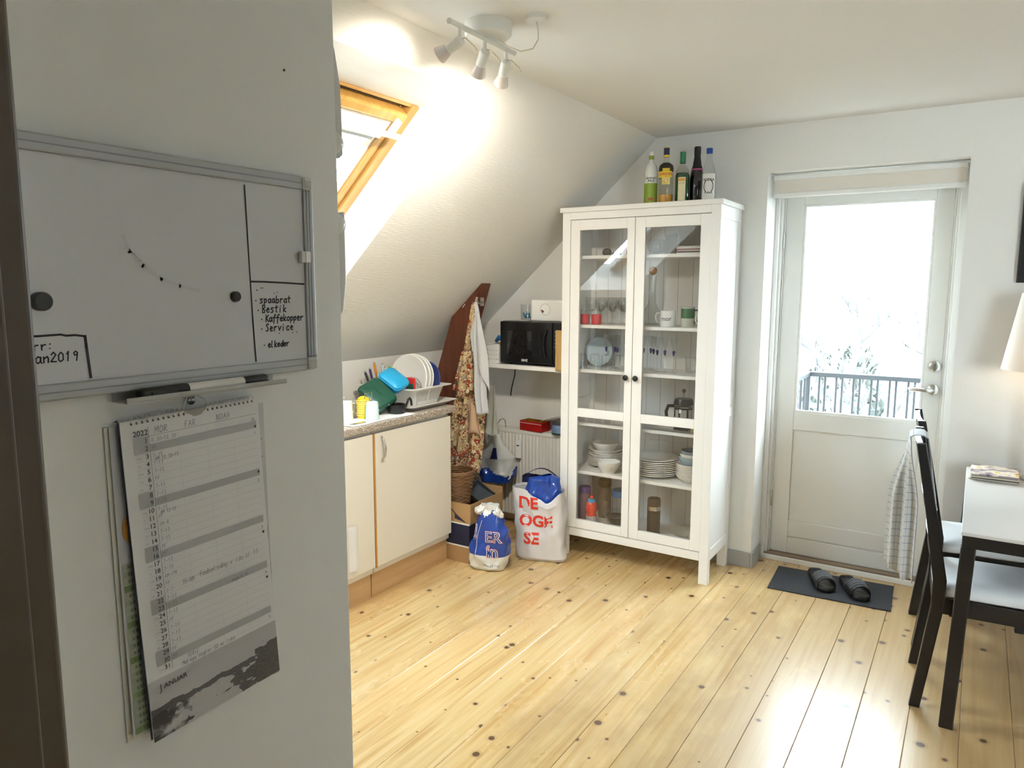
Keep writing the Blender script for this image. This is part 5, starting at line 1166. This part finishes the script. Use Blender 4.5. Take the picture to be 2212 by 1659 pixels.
for yy in (-.012, -.007): wbx('frame_groove', Y1+yy-.0007, Y1+yy+.0007, Z0+.018, Z1-.018, .0130, .0139, MATS['frame_groove'], 0)
M_cor = mat('grey_corner_cap', (.50, .50, .48), .5)
for zz in (Z0, Z1-.019): wbx('corner_cap', Y1-.019, Y1+.001, zz, zz+.019, -.0, .0152, M_cor, .005)
ink = MB(); I = WALLM.copy(); I[0][3] = .0104
def stroke(pts, wd): ribbon(ink, pts, wd, 0, I)
stroke([(.6161, 1.664), (.6170, 1.62), (.6175, 1.59), (.6186, 1.5447), (.6200, 1.49), (.6223, 1.4412)], .0022)
stroke([(.619, 1.5441), (.64, 1.5440), (.67, 1.543), (.707, 1.5414)], .0024)
for k, (s, y, z, hh, pt) in enumerate((('spaabrat', .6315, 1.5165, .0092, .71), ('Bestik', .6345, 1.5040, .0098, .70), ('Kaffekopper', .6395, 1.4920, .0092, .64), ('Service', .6390, 1.4795, .0095, .72), ('elkeder', .6420, 1.4580, .0082, .62))):
    hand(ink, s, y, z, hh, .0016, pt, I, .03, 0, k+2); stroke([(y-.006, z+.003), (y-.0052, z+.0035)], .0016)
stroke([(.628, 1.533), (.6288, 1.5335)], .0016); stroke([(.634, 1.536), (.638, 1.536)], .0010); stroke([(.655, 1.529), (.656, 1.5293)], .001); stroke([(.660, 1.530), (.6612, 1.5305)], .001)
for y in (.661, .684, .691): stroke([(y, 1.4755), (y+.0008, 1.476)], .0012)
stroke([(.345, 1.4890), (.3613, 1.4881), (.384, 1.4886), (.389, 1.4872), (.398, 1.4873), (.408, 1.4856)], .0022)
stroke([(.4080, 1.4858), (.4086, 1.475), (.4100, 1.455), (.4109, 1.442)], .0030)
hand(ink, 'rr:', .357, 1.4742, .0090, .0014, .75, I, .03, 0, 21); hand(ink, 'an2019', .3575, 1.4610, .0105, .0014, .68, I, .03, 0, 22)
ink.build('marker_writing', mat('black_marker', (.012, .010, .016), .4), wbd)
sm = MB()
for (pts, wd) in (([(.456, 1.592), (.462, 1.575), (.476, 1.560), (.497, 1.546), (.52, 1.538), (.545, 1.533)], .004), ([(.462, 1.578), (.478, 1.562), (.492, 1.552)], .0018)): ribbon(sm, pts, wd, -.0001, I)
sm.build('smudge', mat('faint_smudge', (.61, .63, .67), .4), wbd)
# tray
tr = MB(); tr.box(.0, .0300, .437, .655, 1.4105, 1.412); tr.box(.0285, .0300, .437, .655, 1.412, 1.417); tr.box(.0, .002, .437, .655, 1.412, 1.4215)
tr.build('pen_tray', M_cor, wbd, bevel=.0006)
o = thing('marker_pen', 'white marker pen with black cap lying in the tray', 'marker', (PXW+.0208, .455, 1.4188)); 
MB().tube([(0, .0, 0), (0, .004, 0), (0, .055, 0), (0, .06, 0)], [.0045, .0065, .0067, .0064], 14).build('cap', M_black, o, smooth=True, flat_angle=40)
MB().tube([(0, .06, 0), (0, .137, 0)], .0062, 14).build('barrel', M_whitegloss, o, smooth=True, flat_angle=40)
MB().tube([(0, .137, 0), (0, .17, 0), (0, .174, 0)], [.0064, .0066, .005], 14).build('end_cap', M_black, o, smooth=True, flat_angle=40)
MB().box(.005, .0085, .012, .05, -.0015, .0015).build('clip', M_black, o)
def magnet(label, y, z, r, th, m):
    o = MB().lathe([(0, 0), (r, 0), (r, th*.8), (r*.85, th), (0, th)], 24, Matrix.Rotation(PI/2, 4, 'Y'), False, False).build('magnet', m, smooth=True, flat_angle=40); o.location = (PXW+.0105, y, z); tag(o, label, 'magnet')
magnet('flat black magnet beside the marker line', .5937, 1.5254, .0064, .006, mat('black_magnet', (.02, .02, .02), .5))
magnet('bulky black magnet by the door lining', .366, 1.5225, .0095, .010, M_black)
o = MB().box(0, .006, -.008, .008, -.0075, .0075).box(.006, .0075, -.0015, .0005, -.0075, .0075).build('white_clip', M_whitegloss, bevel=.001); o.location = (PXW+.014, .7045, 1.578); tag(o, 'small white square clip on the whiteboard frame', 'clip')
o = MB().lathe([(0, 0), (.0015, 0), (.0015, .0012), (0, .0014)], 10, Matrix.Rotation(PI/2, 4, 'Y'), False, False).build('nail_head', M_black); o.location = (PXW, .6945, 1.822); tag(o, 'tiny dark nail head above the whiteboard', 'nail')

# ------------------------------------------------------------------ calendars
def cal_base(name, label, x, y, z, ang):
    t = thing(name, label, 'calendar', (PXW, y, z)); t.rotation_euler = (ang, 0, 0); return t
M_paper = mat('calendar_paper', (.84, .85, .88), .6); M_cink = mat('calendar_ink', (.05, .05, .07), .6); M_cg = mat('calendar_grey', (.47, .48, .49), .6); M_cl = mat('calendar_line', (.50, .51, .53), .6); M_pen = mat('ballpoint', (.14, .15, .22), .6)
def page(t, name, y0, y1, z0, z1, x, m, curl=0, th=.0006):
    return MB().sheet(lambda u, v: (x+curl*v*v, y0+(y1-y0)*u, z1+(z0-z1)*v), 4, 12, th).build(name, m, t, smooth=False)
# rear calendar with green month rows
c2 = cal_base('calendar', 'older wall calendar with green rows behind the front one', PXW, .4245, 1.384, .006)
page(c2, 'backing', 0, .205, -.372, 0, .002, mat('cream_card', (.70, .68, .58), .6)); page(c2, 'sheet', .0045, .2105, -.366, -.0005, .0042, mat('grey_lilac_sheet', (.64, .64, .68), .6), .003)
gm = [mat('green_row_%d' % k, c, .6) for k, c in enumerate(((.40, .42, .33), (.34, .38, .26), (.20, .28, .11), (.30, .30, .27)))]
rw = [MB() for _ in range(4)]; lt = MB()
nr = 24
for k in range(nr):
    z1 = -.158-.0086*k; z0 = z1-.0082; v_ = -(z0)/.366; xx = .0050+.003*v_*v_+.0004
    q = 2 if k % 5 == 3 else (1 if k % 2 else 0)
    rw[q].add([(xx, .0075, z0), (xx, .04, z0), (xx, .04, z1), (xx, .0075, z1)], [(0, 1, 2, 3)])
    for j in range(6): lt.add([(xx+.0003, .0125+.0042*j, z0+.0022), (xx+.0003, .0150+.0042*j, z0+.0022), (xx+.0003, .0150+.0042*j, z0+.0058), (xx+.0003, .0125+.0042*j, z0+.0058)], [(0, 1, 2, 3)])
for q in range(4):
    if rw[q].v: rw[q].build('day_rows', gm[q], c2)
lt.build('row_words', mat('dark_green_ink', (.17, .19, .13), .6), c2)
sw = MB(); sw.lathe([(.004, 0), (.009, 0), (.009, .0004), (.004, .0004)], 20, T(.0062, .019, -.118) @ Matrix.Rotation(PI/2, 4, 'Y') @ Matrix.Diagonal((1.9, 1, 1, 1)), False, False); sw.build('orange_print', mat('orange_print', (.62, .27, .04), .6), c2)
MB().tube([(.007, .014, .0), (.004, .014, .006), (-.0, .014, .004)], .0006, 5).build('binding_ring', M_black, c2)
# slips that peek out at the other side
sl_ = MB(); xx = .0078
for k, z1 in enumerate((-.168, -.220, -.290, -.345, -.362)):
    sl_.add([(xx+.0006*k, .1965+.0012*k, z1-.019), (xx+.0006*k, .2065+.0012*k, z1-.019), (xx+.0006*k, .2065+.0012*k, z1), (xx+.0006*k, .1965+.0012*k, z1)], [(0, 1, 2, 3)])
sl_.build('green_tabs', gm[0], c2)
ln_ = MB()
for k in range(26): ln_.add([(.0082, .1985, -.19-.0068*k), (.0082, .2055, -.19-.0068*k), (.0082, .2055, -.1905-.0068*k), (.0082, .1985, -.1905-.0068*k)], [(0, 1, 2, 3)])
for (s, z) in (('i,', -.048), ('i,', -.072), ('r', -.133), ('l', -.143)):
    vs, fs = text_geo(s, .011, 'LEFT'); ln_.add([(.0084, .1985+v.x, z+v.y) for v in vs], fs)
ln_.build('edge_print', M_cink, c2)
# front calendar: January 2022
c1 = cal_base('calendar', 'white spiral-bound January calendar below the whiteboard', PXW, .4365, 1.389, .0325)
PW, PH = .1835, .3835
XB = .0125
page(c1, 'rear_pages', -.0010, PW-.002, -PH+.002, -.001, XB-.0035, mat('page_edge_dark', (.10, .10, .14), .6), .005); page(c1, 'middle_pages', .0005, PW-.001, -PH+.001, -.0005, XB-.0018, mat('page_edge_pale', (.55, .55, .58), .6), .0055)
CU = .0060
pg = page(c1, 'front_page', 0, PW, -PH, 0, XB, M_paper, CU)
def cx(z): v = -z/PH; return XB+CU*v*v+.0009
def put(mb, y0, y1, z0, z1, d=0): mb.add([(cx(z0)+d, y0, z0), (cx(z0)+d, y1, z0), (cx(z1)+d, y1, z1), (cx(z1)+d, y0, z1)], [(0, 1, 2, 3)])
bd = MB(); lines = MB(); nums = MB(); pen = MB()
RH = .00912; r1 = -.0215                                       # row 1 top edge
def rowz(d): return r1-RH*(d-1)
wk = {1, 2, 8, 9, 15, 16, 22, 23, 29, 30}
for d in range(1, 32):
    z1 = rowz(d); z0 = z1-RH
    if d in wk:
        put(bd, .0135, .0305, z0, z1); 
        if d in (2, 9, 16, 23, 30): put(bd, .0315, .178, z0, z1)
    put(lines, .0135, .178, z0-.00012, z0+.00012, .0002)
    vs, fs = text_geo(str(d), .0078, 'RIGHT', .0001); nums.add([(cx(z0)+.0004, .0295+v.x, z0+.0022+v.y) for v in vs], fs)
    ab = ('L\u00d8', 'S\u00d8', 'MA', 'TI', 'ON', 'TO', 'FR')[(d-1) % 7]
    vs, fs = text_geo(ab, .0040, 'LEFT'); lines.add([(cx(z0)+.0004, .0150+v.x, z0+.0024+v.y) for v in vs], fs)
for yy in (.068, .105, .142):
    for d in range(1, 32): put(lines, yy-.0001, yy+.0001, rowz(d)-RH*.8, rowz(d), .0002)
put(nums, .0311, .0315, rowz(31)-RH, -.010, .0003); put(nums, .0125, .178, -.0213, -.0210, .0003)
vs, fs = text_geo('2022', .0090, 'LEFT', .00015); nums.add([(cx(-.018)+.0004, .0128+v.x, -.0192+v.y) for v in vs], fs)
for (s, z) in (('52', -.0295), ('1', -.0475), ('2', -.1115), ('3', -.1755), ('4', -.239), ('5', -.302)):
    vs, fs = text_geo(s, .0052, 'RIGHT'); nums.add([(cx(z)+.0004, .176+v.x, z+v.y) for v in vs], fs)
for (yy, z) in ((.176, -.0375), (.176, -.0985), (.176, -.181), (.176, -.2445)): nums.add([(cx(z)+.0004, yy+.0018*math.cos(a), z+.0018*math.sin(a)) for a in [k*PI/5 for k in range(10)]], [tuple(range(10))])
bd.build('weekend_bands', M_cg, c1); lines.build('ruled_lines', M_cl, c1); nums.build('printed_numbers', M_cink, c1)
PM = lambda z: Matrix(((0, 0, 1, cx(z)+.0005), (1, 0, 0, 0), (0, 1, 0, 0), (0, 0, 0, 1)))
for (s, y, z, hh) in (('MOR', .0385, -.0195, .0080), ('FAR', .0760, -.0195, .0072), ('NOAH', .1190, -.0190, .0072)): hand(pen, s, y, z, hh, .00055, .72, PM(z), .03, 0, len(s)+int(y*100))
nt_ = {1: '0.30-12.30', 2: 'PF', 3: '7-15', 4: '7-13', 5: '7-13', 6: 'PF', 7: '7-15', 8: '7-13', 9: '7-15', 10: '7-15', 11: 'PF', 12: 'SH-R', 13: '7-13', 14: '7-15', 15: 'PF', 16: 'PF', 17: '7-13', 18: '7-15', 19: 'AM-FM', 20: 'PF', 21: '7-7', 22: '7-13', 23: '7-15', 24: '7-13', 25: 'PF', 26: '7-13', 27: '7-15', 28: '7-13', 29: 'PF', 30: 'PF'}
for d, s in nt_.items(): hand(pen, s, .0335, rowz(d)-RH*.75, .0046, .0004, .68, PM(rowz(d)), .05, 0, d)
for (s, y, d, hh) in (('AM 12.30-15', .036, 3.5, .0045), ('AM 13-15', .036, 10.5, .0042), ('SH-AM', .054, 20.8, .0055), ('Fodselsdag v Ida kl 15', .078, 20.6, .0066), ('noga B.20', .122, 23.2, .0045), ('FERIE', .052, 30.9, .0050), ('Malaga nogler 50 mi loka', .044, 31.6, .0052)):
    hand(pen, s, y, rowz(d)-RH*.75, hh, .00045, .60, PM(rowz(d)), .04, 0, int(y*1000))
pen.build('handwriting', M_pen, c1)
def dunes():
    m, nt, b = newmat('dune_photograph', .45)
    tc = N(nt, 'ShaderNodeTexCoord'); sep = N(nt, 'ShaderNodeSeparateXYZ'); nt.links.new(tc.outputs['Generated'], sep.inputs[0])
    y, z = sep.outputs[1], sep.outputs[2]
    def nz(scale, det=6, sy=1, sz=1):
        mp = N(nt, 'ShaderNodeMapping'); mp.inputs['Scale'].default_value = (0, sy, sz); nt.links.new(tc.outputs['Generated'], mp.inputs[0])
        n = N(nt, 'ShaderNodeTexNoise'); n.inputs['Scale'].default_value = scale; n.inputs['Detail'].default_value = det; nt.links.new(mp.outputs[0], n.inputs['Vector']); return n.outputs['Fac']
    hz = mth(nt, 'ADD', mth(nt, 'MULTIPLY', mth(nt, 'SUBTRACT', nz(9), .5), .16), .54)
    hz = mth(nt, 'ADD', hz, mth(nt, 'MULTIPLY', mth(nt, 'GREATER_THAN', y, .80), mth(nt, 'MULTIPLY', nz(14), .25)))
    sky = mth(nt, 'GREATER_THAN', z, hz)
    band = mth(nt, 'GREATER_THAN', z, mth(nt, 'SUBTRACT', hz, .10))
    patch = ramp(nt, [(.46, (.03, .03, .035)), (.56, (.30, .30, .31)), (.62, (.55, .55, .56))]); nt.links.new(nz(8, 8, 1, .6), patch.inputs[0])
    sand = mixrgb(nt, nz(30), (.42, .42, .43), (.55, .55, .56))
    bush_ = mth(nt, 'GREATER_THAN', mth(nt, 'ADD', mth(nt, 'MULTIPLY', y, .95), mth(nt, 'MULTIPLY', mth(nt, 'SUBTRACT', nz(7), .5), .7)), mth(nt, 'ADD', .58, mth(nt, 'MULTIPLY', mth(nt, 'ABSOLUTE', mth(nt, 'SUBTRACT', z, .25)), .5)))
    left = mth(nt, 'LESS_THAN', mth(nt, 'ADD', y, mth(nt, 'MULTIPLY', mth(nt, 'SUBTRACT', nz(10), .5), .6)), .22)
    c = mixrgb(nt, left, sand, patch.outputs[0]); c = mixrgb(nt, bush_, c, mixrgb(nt, nz(26), (.015, .015, .018), (.16, .16, .16)))
    c = mixrgb(nt, band, c, mixrgb(nt, nz(40), (.03, .03, .035), (.14, .14, .15))); c = mixrgb(nt, sky, c, (.50, .50, .52))
    nt.links.new(c, b.inputs['Base Color']); return m
zp = rowz(31)-RH-.006
MB().sheet(lambda u, v: (cx(zp-(PH+zp)*v)-.0004, PW*u, zp-(PH+zp)*v), 2, 6, .0004).build('landscape_photo', dunes(), c1)
jn = MB(); vs, fs = text_geo('J', .0125, 'LEFT'); jn.add([(cx(zp-.015)+.0004, .0130+v.x, zp-.0150+v.y) for v in vs], fs)
vs, fs = text_geo('ANUAR', .0085, 'LEFT', .0001); jn.add([(cx(zp-.015)+.0004, .0182+v.x*1.05, zp-.0136+v.y) for v in vs], fs); jn.build('month_lettering', M_cink, c1)
# wire binding, punched holes, hanger
hol = MB(); rg = MB()
yy = .0125
for k in range(26):
    y = .0125+.00645*k
    if abs(y-.093) < .016: continue
    hol.add([(XB+.0012, y-.0012, -.0052), (XB+.0012, y+.0012, -.0052), (XB+.0012, y+.0012, -.0024), (XB+.0012, y-.0012, -.0024)], [(0, 1, 2, 3)])
    rg.tube([(XB+.0016, y, -.0036), (XB+.004, y, .0002), (XB+.002, y, .0036), (XB-.003, y, .003), (XB-.006, y, -.001)], .00045, 5)
hol.build('punched_holes', M_cink, c1); rg.build('wire_binding', mat('white_wire', (.78, .78, .80), .3, .3), c1)
MB().tube([(XB+.002, .076, .002), (XB+.001, .08, .010), (XB-.004, .086, .0145), (XB-.006, .093, .0150), (XB-.004, .100, .0145), (XB+.001, .106, .010), (XB+.002, .110, .002)], .0006, 6).build('hanger', MATS['white_wire'], c1)
MB().add([(XB+.0011, .093+.0150*math.cos(a)*(1 if math.sin(a) < 0 else 1), -.0002+(.0085 if abs(math.cos(a)) < .5 else .006)*min(0, math.sin(a))) for a in [PI+k*PI/12 for k in range(13)]], [tuple(range(13))]).build('thumb_notch', mat('notch_grey', (.36, .35, .31), .7), c1)
o = MB().lathe([(0, 0), (.003, 0), (.003, .004), (.006, .006), (0, .008)], 12, Matrix.Rotation(PI/2, 4, 'Y'), False, False).build('wall_pin', M_chrome, smooth=True); o.location = (PXW, .5295, 1.402); tag(o, 'small steel pin carrying the January calendar', 'pin')

# ------------------------------------------------------------------ door mat and slippers
M_mat = mat('charcoal_mat', (.035, .036, .04), .95, bump=.8, bscale=350)
o = MB().box(-.285, .285, -.17, .17, 0, .006).build('door_mat', M_mat, bevel=.002); o.location = (-.545, 3.945, .0005); o.rotation_euler = (0, 0, .055); tag(o, 'thin charcoal door mat before the balcony door', 'door mat')
def slipper(label, loc, rz):
    t = thing('slide_sandal', label, 'sandal', loc, rz, 'pair of slide sandals')
    pts = [(-.036, -.125), (-.042, -.08), (-.038, -.02), (-.042, .04), (-.048, .085), (-.038, .122), (-.01, .138), (.02, .132), (.04, .105), (.046, .06), (.040, 0), (.038, -.06), (.034, -.11), (.015, -.133), (-.018, -.135)]
    sm_ = []
    n = len(pts)
    for k in range(n):
        p0, p1, p2, p3 = [Vector((*pts[(k+j-1) % n], 0)) for j in range(4)]
        for q in range(3):
            tt = q/3; sm_.append(.5*((2*p1)+(p2-p0)*tt+(2*p0-5*p1+4*p2-p3)*tt*tt+(3*p1-p0-3*p2+p3)*tt**3))
    loft(MB(), [[(p.x*.93, p.y*.95, 0) for p in sm_], [(p.x, p.y, .006) for p in sm_], [(p.x, p.y, .02+.006*(p.y < -.05)) for p in sm_], [(p.x*.96, p.y*.97, .026+.006*(p.y < -.05)) for p in sm_], [(p.x*.86, p.y*.9, .020) for p in sm_]], True, True).build('sole', mat('black_rubber', (.018, .018, .02), .4), t, smooth=True, flat_angle=50)
    def strap(u, v):
        a = PI*(u); y = .012+.095*v; r = .048-.004*v; return (-math.cos(a)*r*1.02, y+.012*math.sin(a), .012+(.066-.008*v)*math.sin(a)**.7)
    MB().sheet(strap, 20, 8, .006).build('strap', mat('black_strap', (.022, .022, .025), .35), t, smooth=True)
    for k in range(4):
        v0 = .18+.17*k
        MB().tube([Vector(strap(.12+.76*j/14, v0))+Vector((0, 0, .0038)) for j in range(15)], .0032, 6).build('raised_stripe', mat('grey_stripe', (.20, .205, .22), .35), t, smooth=True)
    return t
slipper('black striped slide sandal nearer the cabinet on the mat', (-.600, 3.965, .007), PI+.43)
slipper('black striped slide sandal nearer the chairs on the mat', (-.440, 3.945, .007), PI+.46)

# ------------------------------------------------------------------ table, chairs
M_blackwood = mat('black_stained_wood', (.010, .009, .010), .3, coat=.2)
M_ttop = mat('pale_grey_tabletop', (.60, .57, .54), .4)
TX0, TX1, TY0, TY1, TZ = .004, .80, 2.838, 3.935, .72
tb = thing('dining_table', 'dining table with pale top and black legs', 'table', (.40, 3.37, 0))
MB().box(TX0-.40, TX1-.40, TY0-3.37, TY1-3.37, TZ-.012, TZ).build('top', M_ttop, tb, bevel=.002)
MB().box(TX0-.396, TX1-.404, TY0-3.366, TY1-3.374, TZ-.055, TZ-.0121).build('apron', M_blackwood, tb, bevel=.003)
for xx in (TX0+.002, TX1-.047):
    for yy in (TY0+.006, TY1-.051): MB().box(xx-.40, xx-.40+.045, yy-3.37, yy-3.37+.045, 0, TZ-.0555).build('leg', M_blackwood, tb, bevel=.004)
for lg in [c for c in tb.children if c.name.startswith('leg')]:
    sx = -1 if sum(v.co.x for v in lg.data.vertices) < 0 else 1
    for v in lg.data.vertices:
        if v.co.z < .01: v.co.x += sx*.022
# magazines
mags = [(.088, .10, (.55, .50, .40)), (.086, .098, (.14, .10, .10)), (.088, .1, (.70, .64, .45)), (.084, .097, (.30, .26, .24)), (.087, .1, (.62, .55, .42))]
mlab = ['tan magazine at the bottom of the pile on the table', 'dark magazine second from the bottom of the pile', 'cream magazine in the middle of the pile', 'grey magazine under the colourful top one', 'colourful magazine on top of the pile']
for k, (a, b_, c) in enumerate(mags):
    o = MB().box(-a, a, -b_, b_, 0, .006).build('magazine', mat('magazine_%d' % k, c, .35) if k < 4 else None or mat('magazine_%d' % k, c, .3), bevel=.001); o.location = (.108+.004*(k % 2), 3.775-.004*k, TZ+.0003+.0063*k); o.rotation_euler = (0, 0, -.05+.03*(k % 3)); tag(o, mlab[k], 'magazine')
def cover():
    m, nt, b = newmat('printed_cover', .28)
    tc = N(nt, 'ShaderNodeTexCoord'); n = N(nt, 'ShaderNodeTexNoise'); n.inputs['Scale'].default_value = 16; n.inputs['Detail'].default_value = 3; nt.links.new(tc.outputs['Object'], n.inputs['Vector'])
    r = ramp(nt, [(.0, (.10, .08, .10)), (.38, (.35, .28, .30)), (.47, (.72, .62, .50)), (.55, (.80, .76, .70)), (.62, (.70, .50, .08)), (.68, (.55, .12, .08))], 'CONSTANT'); nt.links.new(n.outputs['Fac'], r.inputs[0]); nt.links.new(r.outputs[0], b.inputs['Base Color']); return m
o.data.materials[0] = cover()
# chairs
M_seat = mat('white_seat_leather', (.78, .77, .76), .45)
def make_chair(label, loc, rz):
    t = thing('dining_chair', label, 'chair', loc, rz, 'dining chairs at the table')        # origin: seat centre on the floor, faces +X
    hw = .1775
    def post(s):
        y = s*hw; w = .021
        prof = [(-.268, 0), (-.222, .40), (-.222, .50), (-.262, .75), (-.305, .99)]; th = [.036, .042, .044, .036, .030]
        mb = MB(); rings = []
        for (x, z), tk in zip(prof, th): rings.append([(x, y-w*.72, z), (x+tk, y-w*.72, z), (x+tk, y+w*.72, z), (x, y+w*.72, z)])
        loft(mb, rings, True, True); mb.build('rear_leg', M_blackwood, t, bevel=.003)
        MB().box(.155, .190, y-.016, y+.016, 0, .435).build('front_leg', M_blackwood, t, bevel=.003)
        MB().box(-.190, .155, y-.011, y+.011, .375, .435).build('side_rail', M_blackwood, t, bevel=.002)
    for s in (-1, 1): post(s)
    for xx in (-.216, .160): MB().box(xx, xx+.022, -hw+.012, hw-.012, .375, .435).build('cross_rail', M_blackwood, t, bevel=.002)
    def rail(z0, z1, x0, x1, nm):
        MB().sheet(lambda u, v: (x0+(x1-x0)*v-.008*math.sin(PI*u)+.012, -hw+2*hw*u, z0+(z1-z0)*v), 12, 4, .018).build(nm, M_blackwood, t, smooth=True, flat_angle=40)
    rail(.90, .985, -.288, -.303, 'top_rail'); rail(.74, .79, -.259, -.268, 'back_slat'); rail(.60, .645, -.236, -.244, 'back_slat')
    loft(MB(), [[(x-.012, y, .4355) for x, y in rrect(.180, .165, .03)], [(x-.012, y, .440) for x, y in rrect(.190, .176, .03)], [(x-.012, y, .462) for x, y in rrect(.192, .178, .035)], [(x-.012, y, .478) for x, y in rrect(.175, .162, .04)], [(x-.012, y, .484) for x, y in rrect(.09, .08, .04)]], True, True).build('seat_cushion', M_seat, t, smooth=True, flat_angle=60)
    return t
CN = (.137, 3.150, 0); CF = (.103, 3.675, 0)
make_chair('black dining chair with white seat and a tea towel over its back', CN, .075)
make_chair('black dining chair with white seat standing nearer the back wall', CF, .10)
# tea towel over the near chair's back
def checked():
    m, nt, b = newmat('checked_linen', .9)
    tc = N(nt, 'ShaderNodeTexCoord'); uv = N(nt, 'ShaderNodeUVMap'); sep = N(nt, 'ShaderNodeSeparateXYZ'); nt.links.new(uv.outputs[0], sep.inputs[0])
    def ln(s, f): return mth(nt, 'LESS_THAN', mth(nt, 'FRACT', mth(nt, 'MULTIPLY', s, f)), .075)
    l = mth(nt, 'MAXIMUM', ln(sep.outputs[0], 13), ln(sep.outputs[1], 31))
    nt.links.new(mixrgb(nt, l, (.62, .62, .61), (.24, .27, .34)), b.inputs['Base Color']); return m
def towel_pt(u, v):
    # v: 0 = short hem on the seat side, over the top rail, 1 = long hem hanging behind the chair
    L = v*.86; top = 1.0; f = .27
    yb = -.150+.135*u
    fold = .010*math.sin(u*15+.6)
    if L < f:
        d = f-L; return (-.267+.15*d+.006*math.sin(u*9)*d*3, yb*(1-.3*d), top-d+.010*math.sin(u*13)*(v == 0))
    if L < f+.05:
        q = (L-f)/.05*PI; return (-.297+.030*math.cos(q), yb, top+.014*math.sin(q))
    d = L-f-.05; r = min(1, d*3.8); fl = r*r*(3-2*r)
    x = -.322-(.004+.092*fl)*u+.032*fl+fold*fl*.7
    y = yb+fl*(.020*math.sin(u*15)-.01)
    return (x, y, top-d*(1-.03*u)+.006*math.sin(u*21)*(v == 1))
ct = thing('tea_towel', 'pale checked tea towel draped over the chair back', 'towel', CN, .075)
mb = MB(); NU, NV = 30, 60; mb.sheet(towel_pt, NU, NV, .0025); 
to = mb.build('cloth', checked(), ct, smooth=True)
uvl = to.data.uv_layers.new(name='UVMap'); NN = (NU+1)*(NV+1)
for lp in to.data.loops:
    i = lp.vertex_index % NN; uvl.data[lp.index].uv = ((i % (NU+1))/NU, (i//(NU+1))/NV)
MB().tube([Vector(towel_pt(.03, v)) for v in [j/50 for j in range(51)]], .0016, 5).build('hem', mat('cream_hem', (.70, .64, .52), .9), ct)

# ------------------------------------------------------------------ lamp and picture at the edge of view
lt_ = thing('table_lamp', 'white shaded lamp glowing beside the wall', 'lamp', (.275, 3.80, TZ+.0002))
lathe_obj('base', [(0, 0), (.07, 0), (.072, .008), (.02, .02), (.012, .03), (.012, .40), (0, .40)], M_chrome, lt_)
def shade():
    m, nt, b = newmat('lamp_shade_fabric', .8); b.inputs['Base Color'].default_value = (.80, .78, .74, 1)
    tr = N(nt, 'ShaderNodeBsdfTranslucent'); tr.inputs[0].default_value = (.85, .72, .55, 1); mx = N(nt, 'ShaderNodeMixShader'); mx.inputs[0].default_value = .35
    nt.links.new(b.outputs[0], mx.inputs[1]); nt.links.new(tr.outputs[0], mx.inputs[2]); nt.links.new(mx.outputs[0], nt.nodes['Material Output'].inputs[0]); return m
lathe_obj('lamp_shade', [(.178, .475), (.178, .478), (.125, .80), (.1235, .80), (.1765, .477)], shade(), lt_, 48)
MB().ball((0, 0, .47), .03, 16, 1.2).build('bulb', mat('warm_bulb', (1, .9, .7), .3, emit=(1, .80, .52), es=5), lt_, smooth=True)
lathe_obj('bulb_holder', [(0, .40), (.015, .40), (.015, .44), (0, .44)], M_whitegloss, lt_)
sp = MB()
for k in range(3): a = 2*PI*k/3; sp.tube([(.012*math.cos(a), .012*math.sin(a), .42), (.172*math.cos(a), .172*math.sin(a), .50)], .0015, 5)
sp.build('shade_spider', M_chrome, lt_)
ll = bpy.data.lights.new('lamp_bulb', 'POINT'); ll.energy = 1.1; ll.color = (1, .82, .60); ll.shadow_soft_size = .05
lo = bpy.data.objects.new('lamp_light', ll); COL.objects.link(lo); lo.parent = lt_; lo.location = (0, 0, .50)
pc = thing('picture_frame', 'black framed picture hanging on the back wall', 'picture', (.365, 3.997, 1.565))
for (a, b_, c, d) in ((-.235, .235, 0, .028), (-.235, .235, .402, .43), (-.235, -.207, .028, .402), (.207, .235, .028, .402)): MB().box(a, b_, -.022, 0, c, d).build('frame_bar', M_blackwood, pc, bevel=.002)
MB().box(-.207, .207, -.008, -.002, .028, .402).build('print', mat('pale_print', (.68, .70, .72), .5, vary=.15, vscale=4), pc); MB().box(-.207, .207, -.014, -.012, .028, .402).build('glass', M_glass, pc)

# joined print and twigs too small to pick apart singly
for o in bpy.data.objects:
    if o.type == 'MESH' and o.name.split('.')[0] in ('marker_writing', 'day_rows', 'row_words', 'green_tabs', 'edge_print', 'weekend_bands', 'ruled_lines', 'printed_numbers', 'handwriting', 'wire_binding', 'punched_holes', 'branches', 'foliage', 'small_print', 'month_lettering', 'ribs', 'house_print'):
        o['kind'] = 'stuff'
